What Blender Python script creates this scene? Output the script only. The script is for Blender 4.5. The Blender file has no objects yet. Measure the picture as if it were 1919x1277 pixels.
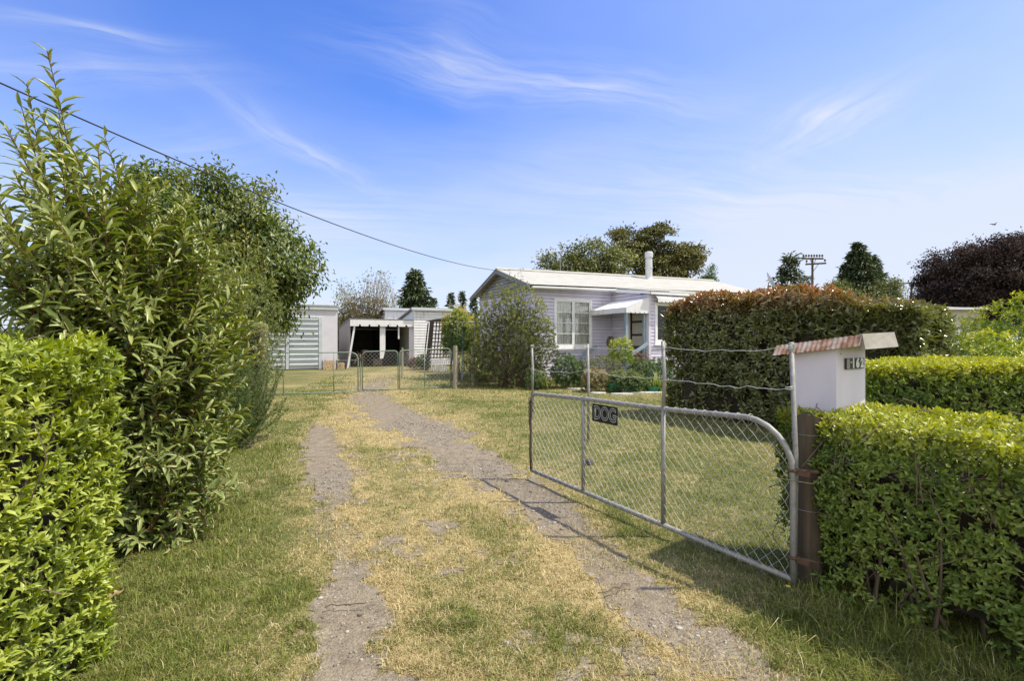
import bpy, math, random
import numpy as np
from mathutils import Vector
R = math.radians
rng = np.random.default_rng(7)
random.seed(7)
sc = bpy.context.scene
col = sc.collection
F, CX, HY, CAMZ = 900.0, 959.5, 640.0, 1.5

def at(px, py, Y):                       # the photographed point lying Y metres in front of the camera
    return np.array([(px - CX) / F * Y, Y, CAMZ - (py - HY) / F * Y])
def gr(px, py):                          # the point of the flat ground seen there
    Y = F * CAMZ / (py - HY)
    return np.array([(px - CX) / F * Y, Y, 0.0])
def hit(px, O, d):                       # distance along the line O + d*s at which it passes the bearing of px
    k = (px - CX) / F
    return (k * O[1] - O[0]) / (d[0] - k * d[1])
def nrm(a):
    a = np.asarray(a, float)
    return a / np.maximum(np.linalg.norm(a, axis=-1, keepdims=True), 1e-9)

# ------------------------------------------------------------------ noise
def _h(ix, iy, iz, seed):
    n = (ix * 374761393 + iy * 668265263 + iz * 2147483647 + seed * 974711) & 0xffffffff
    n = ((n ^ (n >> 13)) * 1274126177) & 0xffffffff
    return ((n ^ (n >> 16)) & 0xffff) / 65535.0
def vn(p, f=1.0, seed=0):                # value noise 0..1, p (n,2|3)
    p = np.asarray(p, float) * f
    if p.shape[1] == 2: p = np.c_[p, np.zeros(len(p))]
    i = np.floor(p).astype(np.int64); t = p - i; t = t * t * (3 - 2 * t)
    r = 0
    for a in (0, 1):
        for b in (0, 1):
            for c in (0, 1):
                w = (t[:, 0] if a else 1 - t[:, 0]) * (t[:, 1] if b else 1 - t[:, 1]) * (t[:, 2] if c else 1 - t[:, 2])
                r = r + w * _h(i[:, 0] + a, i[:, 1] + b, i[:, 2] + c, seed)
    return r
def fbm(p, f=1.0, seed=0, o=3):
    r = 0; w = 1; s = 0
    for k in range(o):
        r = r + w * vn(p, f * 2 ** k, seed + k * 17); s += w; w *= .5
    return r / s
def sstep(a, b, x):
    t = np.clip((x - a) / (b - a), 0, 1); return t * t * (3 - 2 * t)

# ------------------------------------------------------------------ materials
def newmat(name):
    m = bpy.data.materials.new(name); m.use_nodes = True
    nt = m.node_tree
    return m, nt, nt.nodes['Principled BSDF'], nt.nodes['Material Output']
def ramp(nt, fac, stops):
    r = nt.nodes.new('ShaderNodeValToRGB'); e = r.color_ramp.elements
    while len(e) < len(stops): e.new(.5)
    for k, (p, c) in enumerate(stops):
        e[k].position = p; e[k].color = (*c, 1)
    nt.links.new(fac, r.inputs[0]); return r.outputs[0]
def noise(nt, scale, detail=4, rough=.55, vec=None, stretch=None):
    n = nt.nodes.new('ShaderNodeTexNoise'); n.inputs['Scale'].default_value = scale
    n.inputs['Detail'].default_value = detail; n.inputs['Roughness'].default_value = rough
    tc = nt.nodes.new('ShaderNodeTexCoord'); v = tc.outputs['Object']
    if stretch:
        mp = nt.nodes.new('ShaderNodeMapping'); mp.inputs['Scale'].default_value = stretch
        nt.links.new(v, mp.inputs[0]); v = mp.outputs[0]
    nt.links.new(v, n.inputs['Vector']); return n.outputs['Fac']
def mixc(nt, f, a, b):
    m = nt.nodes.new('ShaderNodeMix'); m.data_type = 'RGBA'
    for s, v in ((0, f), (6, a), (7, b)):
        if hasattr(v, 'links'): nt.links.new(v, m.inputs[s])
        elif s == 0: m.inputs[0].default_value = v
        else: m.inputs[s].default_value = (*v, 1)
    return m.outputs[2]
def bump(nt, bs, h, dist=.01, strength=.6):
    b = nt.nodes.new('ShaderNodeBump'); b.inputs['Strength'].default_value = strength
    b.inputs['Distance'].default_value = dist
    nt.links.new(h, b.inputs['Height']); nt.links.new(b.outputs[0], bs.inputs['Normal'])
def math_(nt, op, a, b=0.0, c=None):
    m = nt.nodes.new('ShaderNodeMath'); m.operation = op
    for k, v in enumerate((a, b) if c is None else (a, b, c)):
        if hasattr(v, 'links'): nt.links.new(v, m.inputs[k])
        else: m.inputs[k].default_value = v
    return m.outputs[0]
def attr(nt, n):
    a = nt.nodes.new('ShaderNodeAttribute'); a.attribute_name = n; return a.outputs['Fac']
def surf(name, stops, scale=6, rough=.7, detail=5, metal=0, stretch=None, bd=0, spec=.3):
    m, nt, bs, out = newmat(name)
    f = noise(nt, scale, detail, .6, stretch=stretch)
    nt.links.new(ramp(nt, f, stops), bs.inputs['Base Color'])
    bs.inputs['Roughness'].default_value = rough; bs.inputs['Metallic'].default_value = metal
    bs.inputs['Specular IOR Level'].default_value = spec
    if bd: bump(nt, bs, f, bd)
    return m
def leafmat(name, dark, mid, light, young, rough=.42, trans=.25, spec=.4, back=1.25):
    m, nt, bs, out = newmat(name)
    c = ramp(nt, attr(nt, 'tint'), [(0, dark), (.5, mid), (1, light)])
    c = mixc(nt, attr(nt, 'young'), c, young)
    g = nt.nodes.new('ShaderNodeNewGeometry')
    hs = nt.nodes.new('ShaderNodeHueSaturation'); hs.inputs['Saturation'].default_value = .85
    hs.inputs['Value'].default_value = back; nt.links.new(c, hs.inputs['Color'])
    c2 = mixc(nt, g.outputs['Backfacing'], c, hs.outputs[0])
    nt.links.new(c2, bs.inputs['Base Color']); bs.inputs['Roughness'].default_value = rough
    bs.inputs['Specular IOR Level'].default_value = spec
    t = nt.nodes.new('ShaderNodeBsdfTranslucent')
    h2 = nt.nodes.new('ShaderNodeHueSaturation'); h2.inputs['Saturation'].default_value = 1.15
    h2.inputs['Value'].default_value = 1.3; nt.links.new(c, h2.inputs['Color'])
    nt.links.new(h2.outputs[0], t.inputs[0])
    ms = nt.nodes.new('ShaderNodeMixShader'); ms.inputs[0].default_value = trans
    nt.links.new(bs.outputs[0], ms.inputs[1]); nt.links.new(t.outputs[0], ms.inputs[2])
    nt.links.new(ms.outputs[0], out.inputs[0]); return m

M = {}
M['lilac'] = surf('lilac_paint', [(.2, (.50, .47, .565)), (.45, (.585, .55, .655)), (.8, (.66, .625, .725))], 5, .6, detail=8, stretch=(1, 1, .35))
M['white'] = surf('white_paint', [(.2, (.70, .70, .70)), (.8, (.82, .82, .82))], 4, .5)
M['white_old'] = surf('weathered_white_paint', [(.25, (.50, .49, .48)), (.45, (.70, .69, .70)), (.9, (.78, .77, .78))], 5, .65, stretch=(1, 1, .3))
M['block'] = surf('painted_blockwork', [(.2, (.56, .545, .60)), (.8, (.68, .665, .72))], 2.5, .7, bd=.004)
M['roof'] = surf('white_painted_iron', [(.22, (.30, .28, .23)), (.32, (.44, .42, .36)), (.6, (.50, .48, .42)), (.85, (.56, .54, .475))], 3.5, .55, detail=10, stretch=(.6, 1, 1))
M['iron_grey'] = surf('grey_painted_iron', [(.2, (.42, .46, .49)), (.8, (.58, .62, .65))], 3, .45, stretch=(.3, .3, 1))
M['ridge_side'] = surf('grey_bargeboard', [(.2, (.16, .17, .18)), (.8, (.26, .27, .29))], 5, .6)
M['gable'] = surf('shaded_lilac_weatherboard', [(.2, (.25, .25, .29)), (.8, (.36, .355, .40))], 3, .65)  # lilac boards greyed in colour to carry the gable's shade
M['blue_grey'] = surf('blue_grey_paint', [(.2, (.20, .27, .33)), (.8, (.30, .38, .44))], 4, .5)
M['dark'] = surf('dark_stained_timber', [(.2, (.018, .014, .012)), (.8, (.04, .03, .026))], 8, .8, stretch=(1, 1, .2))
M['shade'] = surf('darkened_inside_boards', [(.2, (.03, .027, .022)), (.8, (.07, .06, .05))], 4, .9)  # carport's inside shade put into the board colour; reused for pot soil
M['fibro'] = surf('bare_fibre_cement', [(.2, (.24, .23, .21)), (.8, (.36, .34, .31))], 3, .85, stretch=(1, 1, .2))
M['post'] = surf('weathered_grey_timber', [(.2, (.17, .15, .11)), (.5, (.30, .27, .21)), (.8, (.38, .35, .28))], 9, .9, stretch=(1, 1, .12), bd=.006)
M['postdark'] = surf('old_brown_timber', [(.2, (.035, .027, .018)), (.5, (.085, .065, .045)), (.8, (.17, .135, .095))], 14, .9, stretch=(1, 1, .1), bd=.008)
M['galv'] = surf('galvanised_pipe', [(.2, (.17, .165, .155)), (.5, (.28, .27, .255)), (.85, (.38, .365, .34))], 25, .55, metal=.2)
M['galvmesh'] = surf('galvanised_wire', [(.2, (.42, .42, .40)), (.8, (.58, .58, .55))], 20, .45, metal=.2)
M['gpipe'] = surf('flaking_green_pipe', [(.3, (.13, .21, .155)), (.5, (.20, .27, .20)), (.66, (.27, .26, .21))], 9, .55)
M['gmesh'] = surf('dull_wire', [(.2, (.16, .17, .15)), (.8, (.26, .27, .24))], 20, .6)
M['bark'] = surf('bark', [(.2, (.06, .045, .03)), (.8, (.16, .12, .085))], 12, .9, stretch=(1, 1, .3), bd=.01)
M['redstem'] = surf('reddish_stem', [(.2, (.13, .05, .03)), (.8, (.26, .12, .07))], 14, .6)
M['twig'] = surf('dry_twig', [(.2, (.07, .05, .032)), (.8, (.19, .145, .10))], 12, .9)
M['twigdark'] = surf('shaded_inner_twigs', [(.2, (.02, .016, .010)), (.8, (.06, .047, .033))], 18, .95, bd=.03)  # twig colour darkened to stand in for the shade inside hedges
M['pale_twig'] = surf('bleached_twig', [(.2, (.26, .22, .19)), (.8, (.42, .37, .33))], 12, .9)
M['blackplate'] = surf('black_plate', [(.2, (.010, .010, .014)), (.8, (.02, .02, .026))], 10, .35)
M['hinge'] = surf('rusted_hinge', [(.3, (.06, .035, .022)), (.7, (.17, .095, .06))], 20, .8)
M['plate'] = surf('dark_number_plate', [(.2, (.02, .022, .022)), (.8, (.04, .042, .04))], 10, .5)
M['letter'] = surf('letter_paint', [(.2, (.55, .55, .52)), (.8, (.72, .72, .68))], 12, .5)
M['letter_dim'] = surf('outline_paint', [(.2, (.34, .34, .32)), (.8, (.50, .50, .47))], 12, .5)
M['rust'] = surf('rusty_iron', [(.28, (.09, .04, .02)), (.45, (.22, .11, .06)), (.56, (.30, .22, .17)), (.75, (.38, .37, .35))], 11, .75, stretch=(1.2, 1.2, .5), bd=.002)
M['boardgrey'] = surf('weathered_board', [(.2, (.22, .20, .17)), (.8, (.36, .33, .29))], 14, .9, stretch=(.2, 1, 1), bd=.003)
M['cream'] = surf('cream_paint', [(.2, (.36, .33, .27)), (.8, (.46, .42, .35))], 5, .6)
M['brown'] = surf('brown_door', [(.2, (.11, .085, .06)), (.8, (.18, .145, .105))], 5, .6)
M['wood_end'] = surf('split_wood', [(.25, (.36, .24, .13)), (.8, (.72, .55, .35))], 14, .85)
M['stone'] = surf('pale_stone', [(.2, (.40, .38, .34)), (.8, (.58, .56, .51))], 12, .9, bd=.01)
M['darkstone'] = surf('dark_stone', [(.2, (.06, .055, .05)), (.8, (.13, .12, .11))], 20, .9, bd=.01)
M['cable'] = surf('black_cable', [(.2, (.03, .03, .03)), (.8, (.05, .05, .05))], 10, .6)
M['greenpot'] = surf('green_plastic', [(.2, (.02, .14, .07)), (.8, (.03, .20, .10))], 10, .4)
M['flue'] = surf('galvanised_flue', [(.2, (.46, .46, .47)), (.8, (.62, .62, .63))], 6, .45, metal=.2)
M['leaf_litter'] = surf('dry_leaf', [(.2, (.34, .24, .10)), (.8, (.55, .42, .20))], 20, .8)
M['flower'] = surf('yellow_petal', [(.2, (.70, .50, .02)), (.8, (.80, .62, .04))], 20, .6)
def curtain_mat():
    m, nt, bs, out = newmat('net_curtain')
    nt.links.new(ramp(nt, noise(nt, 6, 3, stretch=(4, 4, .3)), [(.3, (.55, .53, .47)), (.7, (.88, .85, .77))]), bs.inputs['Base Color'])
    bs.inputs['Roughness'].default_value = .9; return m
M['curtain'] = curtain_mat()
def glass_mat():
    m, nt, bs, out = newmat('window_glass')
    t = nt.nodes.new('ShaderNodeBsdfTransparent'); g = nt.nodes.new('ShaderNodeBsdfGlossy')
    t.inputs[0].default_value = (.97, .98, .98, 1); g.inputs['Roughness'].default_value = .03
    fr = nt.nodes.new('ShaderNodeFresnel'); fr.inputs[0].default_value = 1.6
    ms = nt.nodes.new('ShaderNodeMixShader'); nt.links.new(fr.outputs[0], ms.inputs[0])
    nt.links.new(t.outputs[0], ms.inputs[1]); nt.links.new(g.outputs[0], ms.inputs[2])
    nt.links.new(ms.outputs[0], out.inputs[0]); return m
M['glass'] = glass_mat()

L = {}
L['privet'] = leafmat('yellow_green_privet_leaf', (.075, .135, .010), (.215, .295, .016), (.36, .41, .03), (.53, .52, .035), .38, .30)
L['privet2'] = leafmat('green_privet_leaf', (.06, .115, .012), (.145, .215, .018), (.25, .31, .028), (.52, .50, .035), .38, .28)
L['shrub'] = leafmat('long_shrub_leaf', (.062, .098, .015), (.145, .19, .028), (.25, .285, .056), (.37, .37, .09), .36, .24, .4, 1.3)
L['walnut'] = leafmat('broad_tree_leaf', (.055, .085, .016), (.105, .148, .026), (.18, .215, .042), (.28, .26, .06), .42, .30)
L['photinia'] = leafmat('red_tipped_leaf', (.055, .078, .017), (.122, .15, .032), (.23, .245, .058), (.40, .165, .075), .22, .28, .8)
L['olive'] = leafmat('olive_bush_leaf', (.07, .088, .022), (.13, .155, .034), (.21, .235, .05), (.36, .37, .06), .5, .3)
L['needle'] = leafmat('needle_leaf', (.04, .085, .016), (.08, .14, .026), (.13, .195, .04), (.22, .27, .06), .6, .2, .25)
L['variegated'] = leafmat('variegated_leaf', (.12, .13, .05), (.26, .26, .12), (.42, .40, .22), (.36, .38, .08), .5, .25)
L['conifer'] = leafmat('conifer_spray', (.030, .046, .016), (.060, .085, .027), (.10, .13, .045), (.09, .12, .05), .6, .12)
L['copper'] = leafmat('copper_beech_leaf', (.015, .011, .011), (.042, .027, .024), (.085, .058, .048), (.12, .09, .06), .7, .15, .15)
L['golden'] = leafmat('golden_brown_tree_leaf', (.045, .052, .012), (.10, .105, .022), (.185, .17, .035), (.28, .235, .05), .55, .2)
L['fresh'] = leafmat('fresh_tree_leaf', (.065, .085, .022), (.13, .15, .036), (.21, .22, .06), (.32, .31, .09), .45, .28)
L['vine'] = leafmat('climber_leaf', (.028, .065, .016), (.06, .12, .022), (.12, .19, .03), (.34, .36, .04), .45, .25)
L['bed'] = leafmat('garden_leaf', (.03, .07, .018), (.07, .13, .03), (.15, .20, .05), (.34, .34, .11), .42, .25)
L['strap'] = leafmat('strap_leaf', (.04, .10, .02), (.10, .18, .03), (.22, .28, .06), (.38, .36, .10), .38, .25)

# ------------------------------------------------------------------ objects
ORG = {}
def thing(name, label, cat, loc, group=None):
    o = bpy.data.objects.new(name, None); col.objects.link(o)
    o.location = [float(v) for v in loc]; o.empty_display_size = .2
    o['label'] = label; o['category'] = cat
    if group: o['group'] = group
    ORG[o] = np.array(loc, float); return o
def tag(o, label, cat, group=None):
    o['label'] = label; o['category'] = cat
    if group: o['group'] = group
    return o
def link(name, me, m, parent, loc=None):
    o = bpy.data.objects.new(name, me); col.objects.link(o)
    if m is not None: me.materials.append(m)
    if parent is not None:
        o.parent = parent; ORG[o] = ORG[parent]
    else:
        ORG[o] = np.zeros(3) if loc is None else np.array(loc, float)
        o.location = [float(v) for v in ORG[o]]
    return o
def npmesh(name, V, faces, m, parent=None, attrs=None, smooth=False, loc=None, kind=None):
    """V (n,3) world; faces = list of (k,idx) arrays, each (f,k)."""
    me = bpy.data.meshes.new(name)
    org = ORG[parent] if parent is not None else (np.zeros(3) if loc is None else np.array(loc, float))
    V = (V - org).astype(np.float32)
    me.vertices.add(len(V)); me.vertices.foreach_set('co', V.ravel())
    tot = [np.full(len(f), f.shape[1], np.int32) for f in faces]
    tot = np.concatenate(tot); st = np.concatenate([[0], np.cumsum(tot)[:-1]]).astype(np.int32)
    idx = np.concatenate([f.ravel() for f in faces]).astype(np.int32)
    me.loops.add(len(idx)); me.loops.foreach_set('vertex_index', idx)
    me.polygons.add(len(tot)); me.polygons.foreach_set('loop_start', st); me.polygons.foreach_set('loop_total', tot)
    if smooth: me.polygons.foreach_set('use_smooth', np.ones(len(tot), bool))
    for k, a in (attrs or {}).items():
        at_ = me.attributes.new(k, 'FLOAT', 'POINT'); at_.data.foreach_set('value', np.asarray(a, np.float32))
    me.update(calc_edges=True)
    o = link(name, me, m, parent, loc)
    if kind: o['kind'] = kind
    return o

class MB:
    def __init__(s): s.v = []; s.f = []
    def add(s, vs, fs):
        b = len(s.v); s.v += [tuple(map(float, v)) for v in vs]; s.f += [tuple(b + i for i in f) for f in fs]; return s
    def box(s, O, ax, ay, az):             # corner O and three edge vectors
        O, ax, ay, az = (np.array(q, float) for q in (O, ax, ay, az))
        if np.dot(np.cross(ax, ay), az) < 0: O = O + ax; ax = -ax
        p = [O, O + ax, O + ax + ay, O + ay]; p = p + [q + az for q in p]
        return s.add(p, [(3, 2, 1, 0), (4, 5, 6, 7), (0, 1, 5, 4), (1, 2, 6, 5), (2, 3, 7, 6), (3, 0, 4, 7)])
    def beam(s, a, b, w, d, side=None):    # rectangular bar a->b
        a, b = np.array(a, float), np.array(b, float); t = nrm(b - a)
        x = np.cross(t, (0, 0, 1)) if side is None else np.array(side, float)
        if np.linalg.norm(x) < 1e-3: x = np.array([1., 0, 0])
        x = nrm(x - t * np.dot(x, t)); y = np.cross(t, x)
        return s.box(a - x * w / 2 - y * d / 2, x * w, y * d, b - a)
    def tube(s, pts, r, n=8, cap=True):
        P = np.array(pts, float); r = np.broadcast_to(np.asarray(r, float), (len(P),))
        T = nrm(np.gradient(P, axis=0)); ref = np.array([0, 0, 1.]) if abs(T[0][2]) < .9 else np.array([1., 0, 0])
        x = nrm(np.cross(ref, T[0])); vs = []
        for p, t, q in zip(P, T, r):
            x = nrm(x - t * np.dot(x, t)); y = np.cross(t, x)
            for k in range(n):
                a = 2 * math.pi * k / n; vs.append(p + q * (math.cos(a) * x + math.sin(a) * y))
        fs = [(i * n + k, i * n + (k + 1) % n, (i + 1) * n + (k + 1) % n, (i + 1) * n + k) for i in range(len(P) - 1) for k in range(n)]
        if cap: fs += [tuple(range(n - 1, -1, -1)), tuple((len(P) - 1) * n + k for k in range(n))]
        return s.add(vs, fs)
    def poly(s, pts, ext):                 # polygon extruded by ext
        P = [np.array(p, float) for p in pts]; e = np.array(ext, float); n = len(P)
        return s.add(P + [p + e for p in P], [tuple(range(n - 1, -1, -1)), tuple(range(n, 2 * n))] + [(i, (i + 1) % n, n + (i + 1) % n, n + i) for i in range(n)])
    def lathe(s, base, prof, n=16, axis=(0, 0, 1)):
        a = nrm(axis); x = nrm(np.cross(a, (0.31, 1, .2))); y = np.cross(a, x); base = np.array(base, float); vs = []
        for r, h in prof:
            for k in range(n):
                q = 2 * math.pi * k / n; vs.append(base + a * h + r * (math.cos(q) * x + math.sin(q) * y))
        m = len(prof)
        fs = [(i * n + k, i * n + (k + 1) % n, (i + 1) * n + (k + 1) % n, (i + 1) * n + k) for i in range(m - 1) for k in range(n)]
        fs += [tuple(range(n - 1, -1, -1)), tuple((m - 1) * n + k for k in range(n))]
        return s.add(vs, fs)
    def build(s, name, m, parent=None, loc=None, smooth=False, bevel=0, kind=None):
        org = ORG[parent] if parent is not None else (np.zeros(3) if loc is None else np.array(loc, float))
        me = bpy.data.meshes.new(name)
        me.from_pydata([tuple(np.array(v) - org) for v in s.v], [], s.f); me.update()
        if smooth: me.polygons.foreach_set('use_smooth', [True] * len(me.polygons))
        o = link(name, me, m, parent, loc)
        if bevel:
            b = o.modifiers.new('bevel', 'BEVEL'); b.width = bevel; b.segments = 2; b.limit_method = 'ANGLE'
        if kind: o['kind'] = kind
        return o
def text_mesh(txt, size, offset=0.0):
    c = bpy.data.curves.new('txt', 'FONT'); c.body = txt; c.size = size; c.align_x = 'CENTER'; c.align_y = 'CENTER'; c.offset = offset
    o = bpy.data.objects.new('txt', c); col.objects.link(o)
    bpy.context.view_layer.update()
    me = bpy.data.meshes.new_from_object(o.evaluated_get(bpy.context.evaluated_depsgraph_get()))
    V = np.array([v.co[:] for v in me.vertices]); Fc = [tuple(p.vertices) for p in me.polygons]
    bpy.data.objects.remove(o); bpy.data.curves.remove(c); bpy.data.meshes.remove(me)
    return V, Fc
def put_text(mb, txt, size, O, rx, up, n, depth, sx=1.0, offset=0.0):
    V, Fc = text_mesh(txt, size, offset)
    O, rx, up, n = (np.array(q, float) for q in (O, rx, up, n))
    W = O + V[:, :1] * rx * sx + V[:, 1:2] * up
    mb.add(list(W + n * depth), Fc)

# ------------------------------------------------------------------ leaves
def leaves(name, P, A, N, Ln, W, m, parent, tint, young, fine=False, curl=.25, fold=.25, kind=None):
    n = len(P); A = nrm(A); B = nrm(np.cross(N, A)); N = np.cross(A, B)
    Ln = np.broadcast_to(Ln, (n,))[:, None]; W = np.broadcast_to(W, (n,))[:, None]
    if fine:
        def pt(a, b, c): return P + A * Ln * a + B * W * b + N * c
        d = -curl * Ln * rng.uniform(.3, 1.4, (n, 1)); f = fold * W * rng.uniform(.4, 1.6, (n, 1))
        Vs = [P, pt(.3, -.42, d * .09 + f), pt(.3, 0, d * .09), pt(.3, .42, d * .09 + f),
              pt(.66, -.38, d * .44 + f), pt(.66, 0, d * .44), pt(.66, .38, d * .44 + f), pt(.97, 0, d)]
        k = 8; tri = np.array([[0, 2, 1], [0, 3, 2], [4, 5, 7], [5, 6, 7]]); quad = np.array([[1, 2, 5, 4], [2, 3, 6, 5]])
    else:
        f = fold * W * rng.uniform(.2, 1.6, (n, 1))
        Vs = [P, P + A * Ln * .5 - B * W * .5 + N * f, P + A * Ln - N * Ln * curl * .6, P + A * Ln * .5 + B * W * .5 + N * f]
        k = 4; tri = np.array([[0, 2, 1], [0, 3, 2]]); quad = None
    V = np.stack(Vs, 1).reshape(-1, 3); off = (np.arange(n) * k)[:, None, None]
    fs = [(tri[None] + off).reshape(-1, 3)]
    if quad is not None: fs.append((quad[None] + off).reshape(-1, 4))
    return npmesh(name, V, fs, m, parent, {'tint': np.repeat(tint, k), 'young': np.repeat(young, k)}, smooth=fine, kind=kind)
def rvec(n): return nrm(rng.normal(size=(n, 3)))
def rosettes(P, D, k, Ln, W, spread=(25, 80), stem=.6):
    """k leaves around each tip P pointing along D -> P2, A, N (flattened)"""
    n = len(P); D = nrm(D); X = nrm(np.cross(D, rvec(n))); Y = np.cross(D, X)
    az = (np.arange(k) * 2.39996)[None] + rng.uniform(0, 6.28, (n, 1)) + rng.normal(0, .25, (n, k))
    lev = np.linspace(0, 1, k)[None] + rng.uniform(-.1, .1, (n, k))
    el = np.radians(spread[0] + (spread[1] - spread[0]) * lev + rng.normal(0, 10, (n, k)))
    rad = np.cos(az)[..., None] * X[:, None] + np.sin(az)[..., None] * Y[:, None]
    A = np.cos(el)[..., None] * D[:, None] + np.sin(el)[..., None] * rad
    Nn = -np.cos(el)[..., None] * rad + np.sin(el)[..., None] * D[:, None]
    Q = P[:, None] - D[:, None] * (lev * Ln * stem)[..., None]
    return Q.reshape(-1, 3), A.reshape(-1, 3), Nn.reshape(-1, 3)
def block_pts(C, z0, z1, n, top=1.0):
    """random points + normals on the sides and top of a prism over the plan polygon C (counter-clockwise)"""
    C = np.array(C, float); E = np.roll(C, -1, 0) - C; ln = np.linalg.norm(E, axis=1)
    cen = C.mean(0); tri = [(cen, C[i], C[(i + 1) % len(C)]) for i in range(len(C))]
    ta = [abs((b[0] - a[0]) * (c[1] - a[1]) - (b[1] - a[1]) * (c[0] - a[0])) / 2 * top for a, b, c in tri]
    w = np.array(list(ln * (z1 - z0)) + ta); ch = rng.choice(len(w), n, p=w / w.sum())
    P = np.zeros((n, 3)); N = np.zeros((n, 3))
    for i in range(len(C)):
        k = np.where(ch == i)[0]; t = rng.random(len(k)); P[k, :2] = C[i] + E[i] * t[:, None]; P[k, 2] = rng.uniform(z0, z1, len(k))
        N[k, :2] = np.array([E[i][1], -E[i][0]]) / ln[i]
        k = np.where(ch == len(C) + i)[0]; a, b, c = tri[i]; r1 = np.sqrt(rng.random(len(k)))[:, None]; r2 = rng.random(len(k))[:, None]
        P[k, :2] = (1 - r1) * a + r1 * (1 - r2) * b + r1 * r2 * c; P[k, 2] = z1; N[k, 2] = 1
    return P, N
def twigs(mb, a, b, r0, r1, bend=.12, n=4, seg=3):
    for p, q in zip(a, b):
        m = (p + q) / 2 + rng.normal(0, bend, 3) * np.linalg.norm(q - p)
        t = np.linspace(0, 1, seg + 1)[:, None]
        mb.tube((1 - t) ** 2 * p + 2 * t * (1 - t) * m + t * t * q, np.linspace(r0, r1, seg + 1), n, cap=False)
def hedge(name, label, C, z0, z1, ntip, k, Ln, W, lm, amp=.08, nf=2.2, depth=.12, fine=False, gap=None, young=None, curl=.25, ntwig=250, core=.2, up=.45, seed=1, cat='hedge', top=1.0, group=None, zs=None, trunks=0, wz=0, spread=(25, 80)):
    C = np.array(C, float); cen = C.mean(0)
    t = thing(name, label, cat, (cen[0], cen[1], 0), group)
    P, N = block_pts(C, z0, z1, ntip, top)
    nz = fbm(P, nf, seed)
    edge = sstep(z1 - .12, z1, P[:, 2])
    P = P + N * ((nz - .5) * 2 * amp)[:, None] - N * rng.exponential(depth, len(P))[:, None]
    P[:, :2] -= (P[:, :2] - cen) * (edge * (N[:, 2] < .5) * .03)[:, None]
    if zs is not None: P[:, 2] *= zs(P)
    keep = np.ones(len(P), bool) if gap is None else rng.random(len(P)) < gap(P, N)
    P, N = P[keep], N[keep]
    D = N * .8 + np.array([0, 0, up]) + rvec(len(P)) * .55
    Q, A, Nn = rosettes(P, D, k, Ln, W, spread)
    yv = (young(P, N) if young else np.zeros(len(P)))
    yv = np.repeat(yv, k) * rng.uniform(.3, 1.1, len(Q))
    cl = np.repeat(fbm(P, 3.1, seed + 5) - .5, k)
    ti = np.clip(.5 + cl * .9 + rng.normal(0, .2, len(Q)), 0, 1)
    leaves('foliage', Q, A, Nn, Ln * rng.uniform(.6, 1.2, len(Q)), W * rng.uniform(.7, 1.2, len(Q)), lm, t, ti, np.clip(yv, 0, 1), fine, curl)
    if ntwig:
        mb = MB(); i = rng.choice(len(P), min(ntwig, len(P)), replace=False)
        twigs(mb, P[i] - N[i] * rng.uniform(.05, .3, (len(i), 1)) + rng.normal(0, .11, (len(i), 3)) - np.array([0, 0, .06]), P[i], .0035, .0012, .25)
        mb.build('twigs', M['twig'], t, kind='stuff')
    # inner stems, and an opaque core coloured dark for twigs and inner shade
    mb = MB(); ring = []
    if trunks:
        tb = MB(); e0, e1 = C[0], C[1]
        for q in range(trunks):
            f = rng.random(); p = e0 + (e1 - e0) * f; d = cen - p; p = p + d / np.linalg.norm(d) * rng.uniform(.10, .30)
            zt_ = rng.uniform(.35, .9); o_ = np.r_[p, -.03]; e_ = np.r_[p + rng.normal(0, .14, 2), zt_]; m2 = (o_ + e_) / 2 + rng.normal(0, .05, 3); u_ = np.linspace(0, 1, 7)[:, None]
            tb.tube((1 - u_) ** 2 * o_ + 2 * u_ * (1 - u_) * m2 + u_ * u_ * e_, np.linspace(rng.uniform(.006, .014), .003, 7), 6, cap=False)
        tb.build('stems', M['bark'], t)
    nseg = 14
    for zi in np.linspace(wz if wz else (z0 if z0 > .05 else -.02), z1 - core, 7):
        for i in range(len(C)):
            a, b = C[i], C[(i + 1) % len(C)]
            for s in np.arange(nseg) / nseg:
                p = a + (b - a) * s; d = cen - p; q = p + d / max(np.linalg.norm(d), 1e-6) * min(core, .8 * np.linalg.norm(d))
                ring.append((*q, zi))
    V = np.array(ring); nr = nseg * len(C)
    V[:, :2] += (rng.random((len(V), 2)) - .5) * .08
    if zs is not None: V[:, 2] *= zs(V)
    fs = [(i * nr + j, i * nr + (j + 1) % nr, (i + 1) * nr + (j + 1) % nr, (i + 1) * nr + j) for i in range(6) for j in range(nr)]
    mb.add(V, fs); mb.add(V[-nr:], [tuple(range(nr))]); mb.build('shade_core', M['twigdark'], t)
    return t
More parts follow.
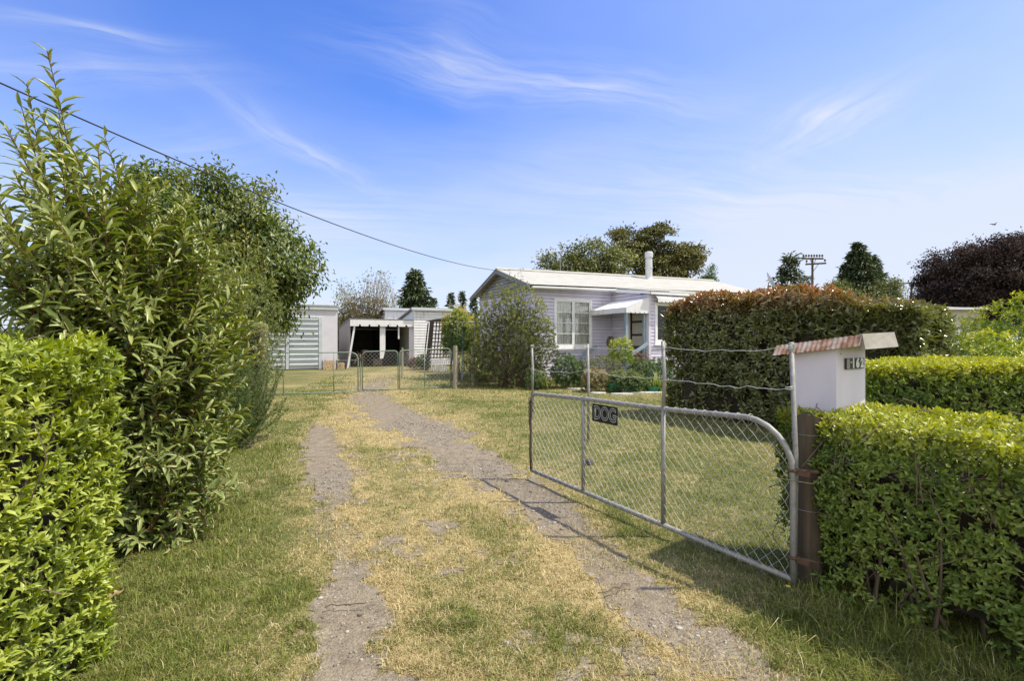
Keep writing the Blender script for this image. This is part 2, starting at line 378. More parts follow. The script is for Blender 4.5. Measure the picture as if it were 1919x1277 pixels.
def bush(name, label, base, rx, ry, h, ntip, k, Ln, W, lm, z0=.15, young=.3, stems=14, stemm='twig', fine=False, curl=.3, cat='shrub', amp=.25, shell=.45, group=None, seed=3, spread=(25, 80), up=.5, stem_r=.012):
    base = np.array(base, float); t = thing(name, label, cat, base, group)
    az = rng.uniform(0, 6.283, ntip); dz = rng.uniform(-.72, 1, ntip); rxy = np.where(dz < 0, np.sqrt(1 - (.55 * dz) ** 2), np.sqrt(1 - dz * dz))
    D = np.c_[np.cos(az) * rxy, np.sin(az) * rxy, dz]
    rr = (1 - shell * rng.random(ntip) ** 1.6)
    cen = base + np.array([0, 0, z0 + (h - z0) * .42])
    nz = 1 + amp * 2 * (fbm(D * 1.0 + base, 2.3, seed) - .5)
    P = cen + D * np.array([rx, ry, (h - z0) * .58]) * (rr * nz)[:, None]
    low = P[:, 2] < base[2] + .04
    P[low, 2] = base[2] + .04 + rng.random(low.sum()) * .15
    Q, A, Nn = rosettes(P, D + np.array([0, 0, up]) + rvec(ntip) * .5, k, Ln, W, spread)
    cl = np.repeat(fbm(P, 2.5 / max(rx, .3), seed + 2) - .5, k)
    ti = np.clip(.5 + cl * 1.1 + rng.normal(0, .18, len(Q)), 0, 1)
    hh = np.repeat(sstep(.75, 1.05, rr * nz) * sstep(-.1, .7, D[:, 2]), k)
    yv = np.clip(hh * young * rng.uniform(.2, 1.8, len(Q)), 0, 1)
    leaves('foliage', Q, A, Nn, Ln * rng.uniform(.6, 1.25, len(Q)), W * rng.uniform(.7, 1.2, len(Q)), lm, t, ti, yv, fine, curl)
    mb = MB(); i = rng.choice(ntip, min(stems, ntip), replace=False)
    b0 = base + np.c_[rng.normal(0, rx * .15, len(i)), rng.normal(0, ry * .15, len(i)), np.full(len(i), -.02)]
    twigs(mb, b0, P[i], stem_r, .003, .1, 5, 4); mb.build('stems', M[stemm], t)
    return t
def tree(name, label, base, lobes, nclump, per, cr, Ln, W, lm, trunk_r=.2, limbs=40, young=.2, fine=False, droop=.3, shell=.5, seed=5, flat=.75, bark='bark', curl=.3, cat='tree', gapf=0.0, lean=(0, 0), group=None):
    base = np.array(base, float); t = thing(name, label, cat, base, group)
    lb = np.array(lobes, float); vol = lb[:, 3] * lb[:, 4] * lb[:, 5]
    ch = rng.choice(len(lb), nclump, p=vol ** .75 / (vol ** .75).sum())
    D = rvec(nclump); rr = 1 - shell * rng.random(nclump) ** 1.4
    nz = 1 + .22 * (fbm(D * 2 + ch[:, None], 1.6, seed) - .5) * 2
    Cc = lb[ch, :3] + D * lb[ch, 3:] * (rr * nz)[:, None]
    if gapf:
        kp = fbm(Cc, 2.2 / lb[0, 3], seed + 9) > gapf; Cc, D, rr, ch = Cc[kp], D[kp], rr[kp], ch[kp]
    n = len(Cc)
    off = rng.normal(size=(n, per, 3)) * np.array([1, 1, flat]) * cr * .5
    P = (Cc[:, None] + off).reshape(-1, 3); Do = np.repeat(D, per, 0)
    A = Do * .5 + rvec(len(P)) * .8 + np.array([0, 0, -droop]); Nn = np.array([0, 0, 1.]) + Do * .4 + rvec(len(P)) * .55
    ti = np.clip(.5 + np.repeat(rng.normal(0, .22, n), per) + rng.normal(0, .16, len(P)), 0, 1)
    yv = np.clip(np.repeat(sstep(.8, 1, rr) * rng.random(n) ** 2, per) * young * 2 * rng.uniform(.3, 1.3, len(P)), 0, 1)
    leaves('crown', P, A, Nn, Ln * rng.uniform(.6, 1.25, len(P)), W * rng.uniform(.7, 1.2, len(P)), lm, t, ti, yv, fine, curl)
    mb = MB(); top = np.average(lb[:, :3], axis=0, weights=vol) + np.array([0, 0, lb[0, 5] * .3])
    tt = np.linspace(0, 1, 9)[:, None]
    mid = base * .5 + top * .5 + np.array([rng.normal(0, .15), rng.normal(0, .15), 0]); mid[:2] = base[:2] * .75 + top[:2] * .25
    tp = (1 - tt) ** 2 * (base - np.array([0, 0, .1])) + 2 * tt * (1 - tt) * mid + tt ** 2 * top
    mb.tube(tp, trunk_r * (1 - .85 * tt[:, 0]), 10)
    i = rng.choice(n, min(limbs, n), replace=False)
    for j in i:
        s = rng.uniform(.25, .95); k = s * 8; a = tp[int(k)] + (tp[min(int(k) + 1, 8)] - tp[int(k)]) * (k % 1)
        q = Cc[j]; m_ = a * .5 + q * .5 + np.array([0, 0, .12 * np.linalg.norm(q - a)]) + rng.normal(0, .06, 3) * np.linalg.norm(q - a)
        u = np.linspace(0, 1, 6)[:, None]
        r0 = trunk_r * (1 - .8 * s) * .5
        mb.tube((1 - u) ** 2 * a + 2 * u * (1 - u) * m_ + u * u * q, np.linspace(r0, r0 * .15, 6), 5, cap=False)
    mb.build('trunk', M[bark], t, smooth=True)
    return t
def conifer(name, label, base, h, r, nlev, nbr, lm, Ln=.5, W=.16, z0=.1, power=1.0, droop=.25, cat='tree', rag=.3, group=None):
    base = np.array(base, float); t = thing(name, label, cat, base, group); Ps = []; As = []
    mb = MB(); mb.tube([base - [0, 0, .1], base + [0, 0, h * .5], base + [0, 0, h * .98]], [r * .07, r * .045, .01], 8)
    for i in range(nlev):
        f = z0 + (1 - z0) * (i + rng.random() * .6) / nlev
        rl = r * (1 - f) ** power * (1 + rng.uniform(-rag, rag * .6)) + .012 * r
        for j in range(nbr):
            a = rng.uniform(0, 6.283); q = rl * rng.uniform(.65, 1.12); d = np.array([math.cos(a), math.sin(a), 0])
            st = base + [0, 0, f * h]; e = st + d * q + [0, 0, -droop * q + .1 * h * (f ** 3) * .5]
            if i % 2 == 0 and j % 3 == 0: mb.tube([st, (st + e) / 2 + [0, 0, .04 * q], e], [r * .014, r * .01, .004], 4, cap=False)
            n = max(3, int(q / (Ln * .28))); s = np.linspace(.2, 1, n)[:, None]
            Ps.append(st + (e - st) * s + rng.normal(0, .12 * Ln, (n, 3)) + [0, 0, .05 * q] * np.sin(s * 3.14))
            As.append(d * .9 + rvec(n) * .75 + [0, 0, -.15])
    f_ = np.linspace(.86, 1.0, 26)[:, None]; Ps.append(base + [0, 0, h] * f_ + rng.normal(0, 1, (26, 3)) * (1.02 - f_) * r * .25); As.append(rvec(26) * .5 + [0, 0, .8])
    P = np.concatenate(Ps); A = np.concatenate(As); n = len(P)
    leaves('crown', P, A, np.array([0, 0, 1.]) + rvec(n) * .5, Ln * rng.uniform(.6, 1.3, n), W * rng.uniform(.7, 1.3, n), lm, t, np.clip(rng.normal(.5, .28, n), 0, 1), np.clip(rng.normal(0, .3, n), 0, 1), False, .35)
    mb.build('trunk', M['bark'], t); return t

# ================================================================== ground, driveway, grass
GA, GD = np.array([.214, 5.28, 0]), np.array([1.68, 2.87, 0])          # front gate: free end, hinge end
gdir = nrm(GD - GA); sp = gdir[:2]; gn = np.array([-.855, -.519, 0]); gn = nrm(np.array([gdir[1], -gdir[0], 0]))   # gn faces the camera
def trk(pts):
    out = []
    for x, y, w, s in pts:
        g = gr(x, y); out.append((g[0], g[1], w * .86 / F * g[1], s))
    return np.array(out)
TL = trk([(628, 1420, 150, 1), (640, 1277, 132, 1), (655, 1180, 104, 1), (655, 1105, 62, .95), (628, 1020, 50, .42), (618, 955, 46, .5), (618, 905, 44, .95), (605, 850, 40, 1), (600, 808, 33, .95), (592, 792, 14, .5)])
TR = trk([(735, 700, 40, .5), (700, 725, 42, .6), (690, 745, 48, .75), (735, 775, 72, .95), (800, 812, 80, .95), (880, 860, 78, 1), (960, 905, 74, 1), (1030, 955, 68, .9), (1080, 1010, 62, .62), (1150, 1080, 76, .85), (1240, 1150, 84, .9), (1340, 1220, 85, .8), (1480, 1300, 80, .7), (1700, 1420, 80, .5)])
def trackval(P):
    best = np.full(len(P), 9.0); st = np.zeros(len(P))
    for T in (TL, TR):
        for a, b in zip(T[:-1], T[1:]):
            d = b[:2] - a[:2]; t = np.clip(((P - a[:2]) @ d) / (d @ d), 0, 1)
            q = np.linalg.norm(P - a[:2] - t[:, None] * d, axis=1) / (a[2] + t * (b[2] - a[2]))
            m = q < best; best[m] = q[m]; st[m] = (a[3] + t * (b[3] - a[3]))[m]
    return best, st
def lawn(P):
    """bare 0..1, dry 0..1, height factor of the grass"""
    q, st = trackval(P); Y = P[:, 1]
    n1 = fbm(P, 2.6, 3, 4); n2 = fbm(P, 9, 8, 3); n3 = fbm(P, .8, 21, 3)
    bare = st * (1.0 + .5 * (fbm(P, 1.7, 88, 3) - .5)) * (1 - sstep(.58, 1.22, q + (n1 - .5) * 1.25 + (n2 - .5) * 1.1 + (vn(P, 31, 4) - .5) * .5))
    xl = np.interp(Y, TL[::-1][:, 1][np.argsort(TL[::-1][:, 1])], TL[::-1][:, 0][np.argsort(TL[::-1][:, 1])])
    o = np.argsort(TR[:, 1]); xr = np.interp(Y, TR[o, 1], TR[o, 0])
    mid = (P[:, 0] > xl) & (P[:, 0] < xr)
    patch = sstep(.53, .68, .6 * fbm(P, 3.3, 41, 4) + .4 * fbm(P, 11, 43, 3)) * .72
    bare = np.maximum(bare, patch * np.where(mid & (Y < 11), 1, .35))
    near = 1 - sstep(1.0, 2.6, q)
    dry = .29 + .75 * (n3 - .45) + .35 * (n1 - .5) + .38 * near + np.where(mid, .26, 0) + np.where((P[:, 0] < xl) & (Y < 9), -.22, 0) + np.where((P[:, 0] > xr) & (Y < 12), -.10, 0) + .30 * (fbm(P, 6.5, 55, 3) - .5) + .55 * (fbm(P, 15, 57, 2) - .5)
    green = sstep(.60, .68, fbm(P, 2.1, 77, 3))
    dry = np.clip(dry - .30 * green, .04, .96)
    dh = np.abs((P - GD[:2]) @ np.array([-sp[1], sp[0]]))                # distance from the line of the right-hand hedge
    al = (P - GD[:2]) @ sp
    rough = (1 - sstep(.12, .62, dh)) * sstep(-.2, .1, al) * 2.6
    rough = np.maximum(rough, .9 * (1 - sstep(.0, .5, np.abs(P[:, 0] + 1.75 + .33 * (Y - 2)))) * (Y < 7))
    return np.clip(bare, 0, 1), dry, 1 + rough + .45 * green
def gz(P): return (fbm(P, .45, 11, 2) - .5) * .05 + (fbm(P, 3.0, 12, 2) - .5) * .018
def axis_pts(a, b, step, grow, far):
    v = list(np.arange(a, b, step)); s = step; x = v[-1]
    while x < far: s *= grow; x += s; v.append(x)
    return v
xs = axis_pts(0, 6.2, .05, 1.22, 900); xs = np.array([-x for x in xs[:0:-1]] + xs)
ys = [1.2]; 
while ys[-1] < 20: ys.append(ys[-1] + max(.028, ys[-1] * .0062))
s_ = .2
while ys[-1] < 900: s_ *= 1.25; ys.append(ys[-1] + s_)
yb = axis_pts(0, .3, .1, 1.4, 60)
ys = np.array([1.2 - .05 - y for y in yb[::-1]] + ys)
GX, GY = np.meshgrid(xs, ys); gp = np.c_[GX.ravel(), GY.ravel()]
gb, gd, gh = lawn(gp)
far_ = sstep(18, 30, np.abs(gp[:, 1])); gb = gb * (1 - far_)
hz = gz(gp) * (1 - far_) - .012 * gb
nx = len(xs); ii = (np.arange(len(ys) - 1)[:, None] * nx + np.arange(nx - 1)[None]).ravel()
quads = np.c_[ii, ii + 1, ii + nx + 1, ii + nx]
def ground_mat():
    m, nt, bs, out = newmat('lawn_and_dirt')
    bare, dry = attr(nt, 'bare'), attr(nt, 'dry')
    nf = noise(nt, 42, 5, .7); nm = noise(nt, 9, 5, .6); nb_ = noise(nt, 1.3, 4)
    thatch_g = ramp(nt, nf, [(.25, (.055, .060, .018)), (.5, (.115, .125, .040)), (.8, (.22, .22, .08))])
    thatch_d = ramp(nt, nf, [(.25, (.17, .125, .058)), (.5, (.37, .285, .13)), (.8, (.54, .43, .22))])
    d2 = math_(nt, 'ADD', dry, math_(nt, 'MULTIPLY', math_(nt, 'SUBTRACT', nm, .5), 1.4))
    d2.node.use_clamp = True
    c = mixc(nt, d2, thatch_g, thatch_d)
    sa = ramp(nt, nm, [(.3, (.13, .10, .064)), (.5, (.235, .188, .128)), (.7, (.33, .272, .19))])
    vo = nt.nodes.new('ShaderNodeTexVoronoi'); vo.inputs['Scale'].default_value = 95
    tc = nt.nodes.new('ShaderNodeTexCoord'); nt.links.new(tc.outputs['Object'], vo.inputs['Vector'])
    st = ramp(nt, math_(nt, 'MULTIPLY', vo.outputs['Color'], 1), [(.1, (.11, .092, .068)), (.5, (.225, .186, .136)), (.95, (.36, .315, .245))])
    soil = mixc(nt, math_(nt, 'MULTIPLY', nb_, .9), sa, st)
    b2 = math_(nt, 'ADD', bare, math_(nt, 'MULTIPLY', math_(nt, 'SUBTRACT', nf, .5), .9))
    mr = nt.nodes.new('ShaderNodeMapRange'); mr.interpolation_type = 'SMOOTHSTEP'
    mr.inputs[1].default_value = .36; mr.inputs[2].default_value = .66; nt.links.new(b2, mr.inputs[0])
    nt.links.new(mixc(nt, mr.outputs[0], c, soil), bs.inputs['Base Color'])
    bs.inputs['Roughness'].default_value = .95; bs.inputs['Specular IOR Level'].default_value = .15
    bump(nt, bs, math_(nt, 'ADD', nf, math_(nt, 'MULTIPLY', vo.outputs['Distance'], -.6)), .012, .7)
    return m
M['ground'] = ground_mat()
npmesh('ground', np.c_[gp, hz], [quads], M['ground'], None, {'bare': gb, 'dry': gd}, True, kind='structure')
fm = gb[quads].mean(1) > .5
fm &= (gp[quads[:, 0], 1] > 1.2) & (gp[quads[:, 0], 1] < 20)
uq, inv = np.unique(quads[fm], return_inverse=True)
npmesh('driveway', np.c_[gp[uq], hz[uq] + .004], [inv.reshape(-1, 4)], M['ground'], None, {'bare': gb[uq], 'dry': gd[uq]}, True, kind='structure')

def grass_mat():
    m, nt, bs, out = newmat('grass_blade')
    t = attr(nt, 'tint')
    g = ramp(nt, t, [(0, (.07, .11, .014)), (.5, (.155, .195, .028)), (1, (.29, .32, .06))])
    d = ramp(nt, t, [(0, (.17, .105, .05)), (.35, (.46, .35, .16)), (.6, (.60, .49, .24)), (1, (.76, .66, .39))])
    c = mixc(nt, attr(nt, 'dry'), g, d)
    nt.links.new(c, bs.inputs['Base Color']); bs.inputs['Roughness'].default_value = .55
    bs.inputs['Specular IOR Level'].default_value = .2
    tr = nt.nodes.new('ShaderNodeBsdfTranslucent'); nt.links.new(c, tr.inputs[0])
    ms = nt.nodes.new('ShaderNodeMixShader'); ms.inputs[0].default_value = .3
    nt.links.new(bs.outputs[0], ms.inputs[1]); nt.links.new(tr.outputs[0], ms.inputs[2]); nt.links.new(ms.outputs[0], out.inputs[0])
    return m
M['grass'] = grass_mat()
def make_grass(n):
    u = rng.random(n); a, b, p = 1.75, 21.0, .75
    Y = (a ** -p + u * (b ** -p - a ** -p)) ** (-1 / p)
    X = rng.uniform(-1, 1, n) * np.minimum(1.12 * Y, 4.4 + .2 * Y) + .04 * Y
    P = np.c_[X, Y]; bare, dry, hf = lawn(P)
    keep = rng.random(n) < np.clip(1.04 - bare * 1.25, .0, 1) * (.55 + .45 * sstep(.3, .5, fbm(P, 14, 5, 2)))
    P, dry, hf, bare = P[keep], dry[keep], hf[keep], bare[keep]; n = len(P); Y = P[:, 1]
    isdry = (rng.random(n) < dry ** .85) * 1.0
    isdry = np.clip(isdry + rng.uniform(-.12, .28, n), 0, 1)
    hgt = rng.gamma(4, .25, n) * (.45 + 1.1 * fbm(P, 9, 15, 3)) * (.017 + .0012 * Y) * hf ** .75 * np.where(isdry > .5, .8, 1.0)
    wid = (.0013 + .00058 * Y) * rng.uniform(.6, 1.4, n) * (1 + .12 * (hf - 1))
    az = rng.uniform(0, 6.283, n); D = np.c_[np.cos(az), np.sin(az)]
    lean = rng.uniform(.3, 1.4, n) + np.where(isdry > .5, .8 * rng.random(n), 0)
    s = np.c_[-D[:, 1], D[:, 0]]
    z = gz(P)
    def pt(f, l, w): return np.c_[P + D * (hgt * l)[:, None] + s * (wid * w)[:, None], z - .004 + hgt * f]
    V = np.stack([pt(0, 0, -.5), pt(0, 0, .5), pt(.62, .35 * lean, .42), pt(.62, .35 * lean, -.42), pt(np.maximum(.25, 1 - .18 * lean ** 2), lean, 0)], 1).reshape(-1, 3)
    o = np.arange(n)[:, None] * 5
    npmesh('grass', V, [np.array([[0, 1, 2, 3]]) + o, np.array([[3, 2, 4]]) + o], M['grass'], None,
           {'tint': np.repeat(np.clip(rng.normal(.5, .25, n), 0, 1), 5), 'dry': np.repeat(isdry, 5)}, kind='stuff')
make_grass(800000)
def make_gravel(n):
    Y = 1.7 + 9 * rng.random(n) ** 1.8; X = rng.uniform(-2.2, 3.0, n); P = np.c_[X, Y]
    bare, _, _ = lawn(P); k = rng.random(n) < bare * (.25 + .75 * sstep(.4, .62, fbm(P, 1.2, 61, 2))); P = P[k]; n = len(P)
    t = (1 + 5 ** .5) / 2
    iv = nrm(np.array([(-1, t, 0), (1, t, 0), (-1, -t, 0), (1, -t, 0), (0, -1, t), (0, 1, t), (0, -1, -t), (0, 1, -t), (t, 0, -1), (t, 0, 1), (-t, 0, -1), (-t, 0, 1)]))
    fi = np.array([(0, 11, 5), (0, 5, 1), (0, 1, 7), (0, 7, 10), (0, 10, 11), (1, 5, 9), (5, 11, 4), (11, 10, 2), (10, 7, 6), (7, 1, 8), (3, 9, 4), (3, 4, 2), (3, 2, 6), (3, 6, 8), (3, 8, 9), (4, 9, 5), (2, 4, 11), (6, 2, 10), (8, 6, 7), (9, 8, 1)])
    sz = (.0026 + .0050 * rng.random(n) ** 4 + .010 * rng.random(n) ** 40) * (1 + .04 * P[:, 1])
    V = iv[None] * sz[:, None, None] * rng.uniform(.6, 1.3, (n, 12, 1)) * np.stack([rng.uniform(.8, 1.5, n), rng.uniform(.8, 1.3, n), rng.uniform(.5, .9, n)], 1)[:, None]
    V = V + np.c_[P, gz(P) - .008 + sz * .3][:, None]
    m, nt, bs, out = newmat('gravel_stone')
    nt.links.new(ramp(nt, attr(nt, 'tint'), [(0, (.09, .075, .06)), (.5, (.24, .21, .17)), (1, (.42, .385, .33))]), bs.inputs['Base Color'])
    bs.inputs['Roughness'].default_value = .9
    npmesh('gravel', V.reshape(-1, 3), [(fi[None] + np.arange(n)[:, None, None] * 12).reshape(-1, 3)], m, None, {'tint': np.repeat(rng.random(n), 12)}, kind='stuff')
make_gravel(120000)

# ================================================================== camera, light, sky
cam = bpy.data.cameras.new('camera'); co = bpy.data.objects.new('camera', cam); col.objects.link(co)
co.location = (0, 0, CAMZ); co.rotation_euler = (R(90), 0, 0); cam.lens = F * 36 / 1919; cam.sensor_width = 36
cam.shift_y = (HY - 638.5) / 1919; cam.clip_end = 3000; cam.clip_start = .05
sc.camera = co
SUN_EL, SUN_AZ = 59.0, 2.0                # azimuth measured from +X towards -Y
sdir = np.array([math.cos(R(SUN_EL)) * math.cos(R(SUN_AZ)), -math.cos(R(SUN_EL)) * math.sin(R(SUN_AZ)), math.sin(R(SUN_EL))])
sl = bpy.data.lights.new('sun', 'SUN'); sl.energy = 4.0; sl.angle = R(.9); sl.color = (1, .93, .79)
so = bpy.data.objects.new('sun', sl); col.objects.link(so)
so.rotation_euler = Vector(-sdir).to_track_quat('-Z', 'Y').to_euler(); so.location = (20, 0, 40)
w = bpy.data.worlds.new('World'); sc.world = w; w.use_nodes = True; nt = w.node_tree
bg = nt.nodes['Background']; sky = nt.nodes.new('ShaderNodeTexSky'); sky.sky_type = 'NISHITA'; sky.sun_disc = False
sky.sun_elevation = R(SUN_EL); sky.sun_rotation = R(90 + SUN_AZ); sky.air_density = 1.0; sky.dust_density = .6; sky.ozone_density = 2.2
hs = nt.nodes.new('ShaderNodeHueSaturation'); hs.inputs['Saturation'].default_value = 1.22; hs.inputs['Hue'].default_value = .512
nt.links.new(sky.outputs[0], hs.inputs['Color'])
tc = nt.nodes.new('ShaderNodeTexCoord'); sx = nt.nodes.new('ShaderNodeSeparateXYZ'); nt.links.new(tc.outputs['Generated'], sx.inputs[0])
zz = math_(nt, 'MAXIMUM', sx.outputs[2], .04)
cb = nt.nodes.new('ShaderNodeCombineXYZ')
nt.links.new(math_(nt, 'DIVIDE', sx.outputs[0], zz), cb.inputs[0]); nt.links.new(math_(nt, 'DIVIDE', sx.outputs[1], zz), cb.inputs[1])
plane = cb.outputs[0]
def vmath(op, a, b=None):
    v = nt.nodes.new('ShaderNodeVectorMath'); v.operation = op
    for k, q in enumerate((a, b)):
        if q is None: continue
        if hasattr(q, 'links'): nt.links.new(q, v.inputs[k])
        else: v.inputs[k].default_value = q
    return v
dn = nt.nodes.new('ShaderNodeTexNoise'); dn.inputs['Scale'].default_value = 1.1; dn.inputs['Detail'].default_value = 3; nt.links.new(plane, dn.inputs['Vector'])
warp = vmath('ADD', plane, vmath('SCALE', vmath('SUBTRACT', dn.outputs['Color'], (.5, .5, .5)).outputs[0]).outputs[0])
warp.inputs[1].links[0].from_node.inputs['Scale'].default_value = .55
cloud = None
def sky_xy(px, py): return (px - CX) / (HY - py), F / (HY - py)
for (x0, y0, x1, y1, wid, amt, ns) in [(640, 80, 1010, 160, .19, .5, 9), (860, 125, 1290, 200, .18, .66, 8), (0, 18, 330, 78, .06, .55, 9), (-80, 125, 420, 145, .16, .38, 6),
                                    (440, 183, 690, 352, .12, .5, 7), (1460, 292, 1640, 172, .2, .68, 6), (700, 0, 960, 50, .04, .22, 9), (250, 310, 520, 270, .3, .25, 4),
                                    (1000, 330, 1700, 420, .9, .5, 3), (300, 400, 900, 420, .9, .4, 3)]:
    a, b = np.array(sky_xy(x0, y0)), np.array(sky_xy(x1, y1)); c = (a + b) / 2; d = b - a; ln = np.linalg.norm(d); an = math.atan2(d[1], d[0])
    s1 = vmath('SUBTRACT', warp.outputs[0], (c[0], c[1], 0))
    vr = nt.nodes.new('ShaderNodeVectorRotate'); vr.rotation_type = 'Z_AXIS'; vr.inputs['Angle'].default_value = -an; nt.links.new(s1.outputs[0], vr.inputs['Vector'])
    s2 = vmath('MULTIPLY', vr.outputs[0], (1.7 / ln, 1 / wid, 0))
    l_ = vmath('LENGTH', s2.outputs[0])
    fall = math_(nt, 'POWER', math_(nt, 'MAXIMUM', math_(nt, 'SUBTRACT', 1, math_(nt, 'MULTIPLY', l_.outputs['Value'], .6)), 0), 1.6)
    s3 = vmath('MULTIPLY', vr.outputs[0], (.9, 7, 1))
    n_ = nt.nodes.new('ShaderNodeTexNoise'); n_.inputs['Scale'].default_value = ns / 4; n_.inputs['Detail'].default_value = 6; n_.inputs['Roughness'].default_value = .65
    nt.links.new(s3.outputs[0], n_.inputs['Vector'])
    st_ = nt.nodes.new('ShaderNodeMapRange'); st_.inputs[1].default_value = .32; st_.inputs[2].default_value = .72; nt.links.new(n_.outputs['Fac'], st_.inputs[0])
    q = math_(nt, 'MULTIPLY', math_(nt, 'MULTIPLY', fall, st_.outputs[0]), amt)
    cloud = q if cloud is None else math_(nt, 'ADD', cloud, q)
# thin high veil, denser towards the horizon and the sun
vn_ = nt.nodes.new('ShaderNodeTexNoise'); vn_.inputs['Scale'].default_value = .55; vn_.inputs['Detail'].default_value = 5; nt.links.new(warp.outputs[0], vn_.inputs['Vector'])
veil = nt.nodes.new('ShaderNodeMapRange'); veil.inputs[1].default_value = .4; veil.inputs[2].default_value = .75; veil.inputs[4].default_value = .22; nt.links.new(vn_.outputs['Fac'], veil.inputs[0])
lowz = nt.nodes.new('ShaderNodeMapRange'); lowz.interpolation_type = 'SMOOTHSTEP'; lowz.inputs[1].default_value = .50; lowz.inputs[2].default_value = .0; lowz.inputs[4].default_value = .82
nt.links.new(sx.outputs[2], lowz.inputs[0])
rightz = nt.nodes.new('ShaderNodeMapRange'); rightz.interpolation_type = 'SMOOTHSTEP'; rightz.inputs[1].default_value = -.3; rightz.inputs[2].default_value = .85; rightz.inputs[4].default_value = .30
nt.links.new(sx.outputs[0], rightz.inputs[0])
tot = math_(nt, 'ADD', math_(nt, 'ADD', cloud, veil.outputs[0]), math_(nt, 'ADD', lowz.outputs[0], rightz.outputs[0]))
tot = math_(nt, 'MINIMUM', tot, .93)
SKYS = .145
tint = vmath('MULTIPLY', hs.outputs[0], (.70, .92, 1.22))
mx = mixc(nt, tot, tint.outputs[0], (.515 / SKYS, .55 / SKYS, .635 / SKYS))
bn = nt.nodes.new('ShaderNodeTexNoise'); bn.inputs['Scale'].default_value = 2.2; bn.inputs['Detail'].default_value = 6; nt.links.new(tc.outputs['Generated'], bn.inputs['Vector'])  # added bright cloud bank behind the camera, unseen, to fill the shade
by = math_(nt, 'ADD', math_(nt, 'MULTIPLY', sx.outputs[1], -1), math_(nt, 'MULTIPLY', math_(nt, 'SUBTRACT', bn.outputs['Fac'], .5), 1.1))
bk = nt.nodes.new('ShaderNodeMapRange'); bk.interpolation_type = 'SMOOTHSTEP'; bk.inputs[1].default_value = .12; bk.inputs[2].default_value = .5; bk.inputs[4].default_value = .9; nt.links.new(by, bk.inputs[0])
mx = mixc(nt, bk.outputs[0], mx, (.97 / SKYS, .98 / SKYS, .97 / SKYS))
nt.links.new(mx, bg.inputs[0]); bg.inputs[1].default_value = SKYS
vs = sc.view_settings; vs.view_transform = 'Standard'; vs.look = 'None'; vs.gamma = 1; vs.exposure = .60; vs.use_curve_mapping = False

# ================================================================== the house
th = R(64); U = np.array([math.sin(th), math.cos(th), 0]); Vb = np.array([-math.cos(th), math.sin(th), 0]); Z = np.array([0, 0, 1.])
C0 = at(996, 640, 17.3) * [1, 1, 0]
TB = hit(899, C0, Vb); S1 = hit(1146, C0, U)
house = thing('house', 'lilac weatherboard cottage with a white corrugated iron roof behind the garden bed', 'house', C0)
def HP(s, t, z): return C0 + U * s + Vb * t + Z * z
def boards(mb, O, d, n, length, z0, z1, pitch=.125, holes=(), clip=None, lap=.014):
    """lapped boards on the wall O + d*s, outward normal n; clip(z) -> (s0, s1); holes (s0, s1, z0, z1)"""
    z = z0
    while z < z1 - 1e-4:
        zt = min(z + pitch, z1); zm = (z + zt) / 2
        a, b = (0, length) if clip is None else clip(zm)
        segs = [(a, b)] if b > a else []
        for h0, h1, hz0, hz1 in holes:
            if hz0 < zm < hz1:
                segs = [q for p in segs for q in ((p[0], min(p[1], h0)), (max(p[0], h1), p[1])) if q[1] > q[0] + 1e-3]
        for p, q in segs:
            A, B = O + d * p, O + d * q
            g = .022
            mb.add([A + Z * (z + g) + n * lap, B + Z * (z + g) + n * lap, B + Z * zt + n * .002, A + Z * zt + n * .002, A + Z * (z + g) - n * .03, B + Z * (z + g) - n * .03, A + Z * z - n * .03, B + Z * z - n * .03, A + Z * z + n * .002, B + Z * z + n * .002],
                   [(0, 1, 2, 3), (0, 4, 5, 1), (4, 6, 7, 5), (6, 8, 9, 7)])
        z = zt
z_e = at(0, 533, HP(0, -.35, 0)[1])[2]; z_r = at(0, 505, HP(0, TB / 2, 0)[1])[2]; RISE = .20; SE = 11.9
pw = np.interp
def zroof(s, t):
    return (z_e + (z_r - z_e) * (1 - abs(t - TB / 2) / (TB / 2 + .35))) + RISE * s / SE
W_IN, W_OUT = hit(1038, C0, U), hit(1109, C0, U)
zw = lambda py, s: at(0, py, HP(s, 0, 0)[1])[2]
WZ0, WZ1 = zw(653, (W_IN + W_OUT) / 2), zw(560.5, (W_IN + W_OUT) / 2)
mb = MB(); boards(mb, HP(0, 0, 0), U, -Vb, S1 + .02, .05, z_e - .06, holes=[(W_IN + .05, W_OUT - .05, WZ0 + .05, WZ1 - .05)])
boards(mb, HP(S1 + 2.2, 0, 0), U, -Vb, SE - S1 - 2.5, .05, z_e - .06)
mb.box(HP(-.012, -.02, .05), U * .09, Vb * .06, Z * (z_e - .11))
mb.build('front_wall', M['lilac'], house)
mb = MB()
boards(mb, HP(0, 0, 0), Vb, -U, TB, .05, z_e - .16, pitch=.125); mb.build('lower_gable_wall', M['lilac'], house); mb = MB()
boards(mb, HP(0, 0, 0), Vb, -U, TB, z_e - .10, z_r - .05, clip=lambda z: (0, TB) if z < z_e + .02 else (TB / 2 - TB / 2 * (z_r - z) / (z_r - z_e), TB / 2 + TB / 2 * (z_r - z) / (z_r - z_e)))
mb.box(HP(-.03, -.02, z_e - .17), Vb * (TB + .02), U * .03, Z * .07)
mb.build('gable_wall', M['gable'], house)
mb = MB(); mb.box(HP(.1, TB - .1, 0), U * (SE - .3), Vb * .08, Z * (z_e + .1)); mb.box(HP(SE - .25, .1, 0), U * .08, Vb * (TB - .2), Z * (z_e + .2)); mb.build('back_wall', M['gable'], house)
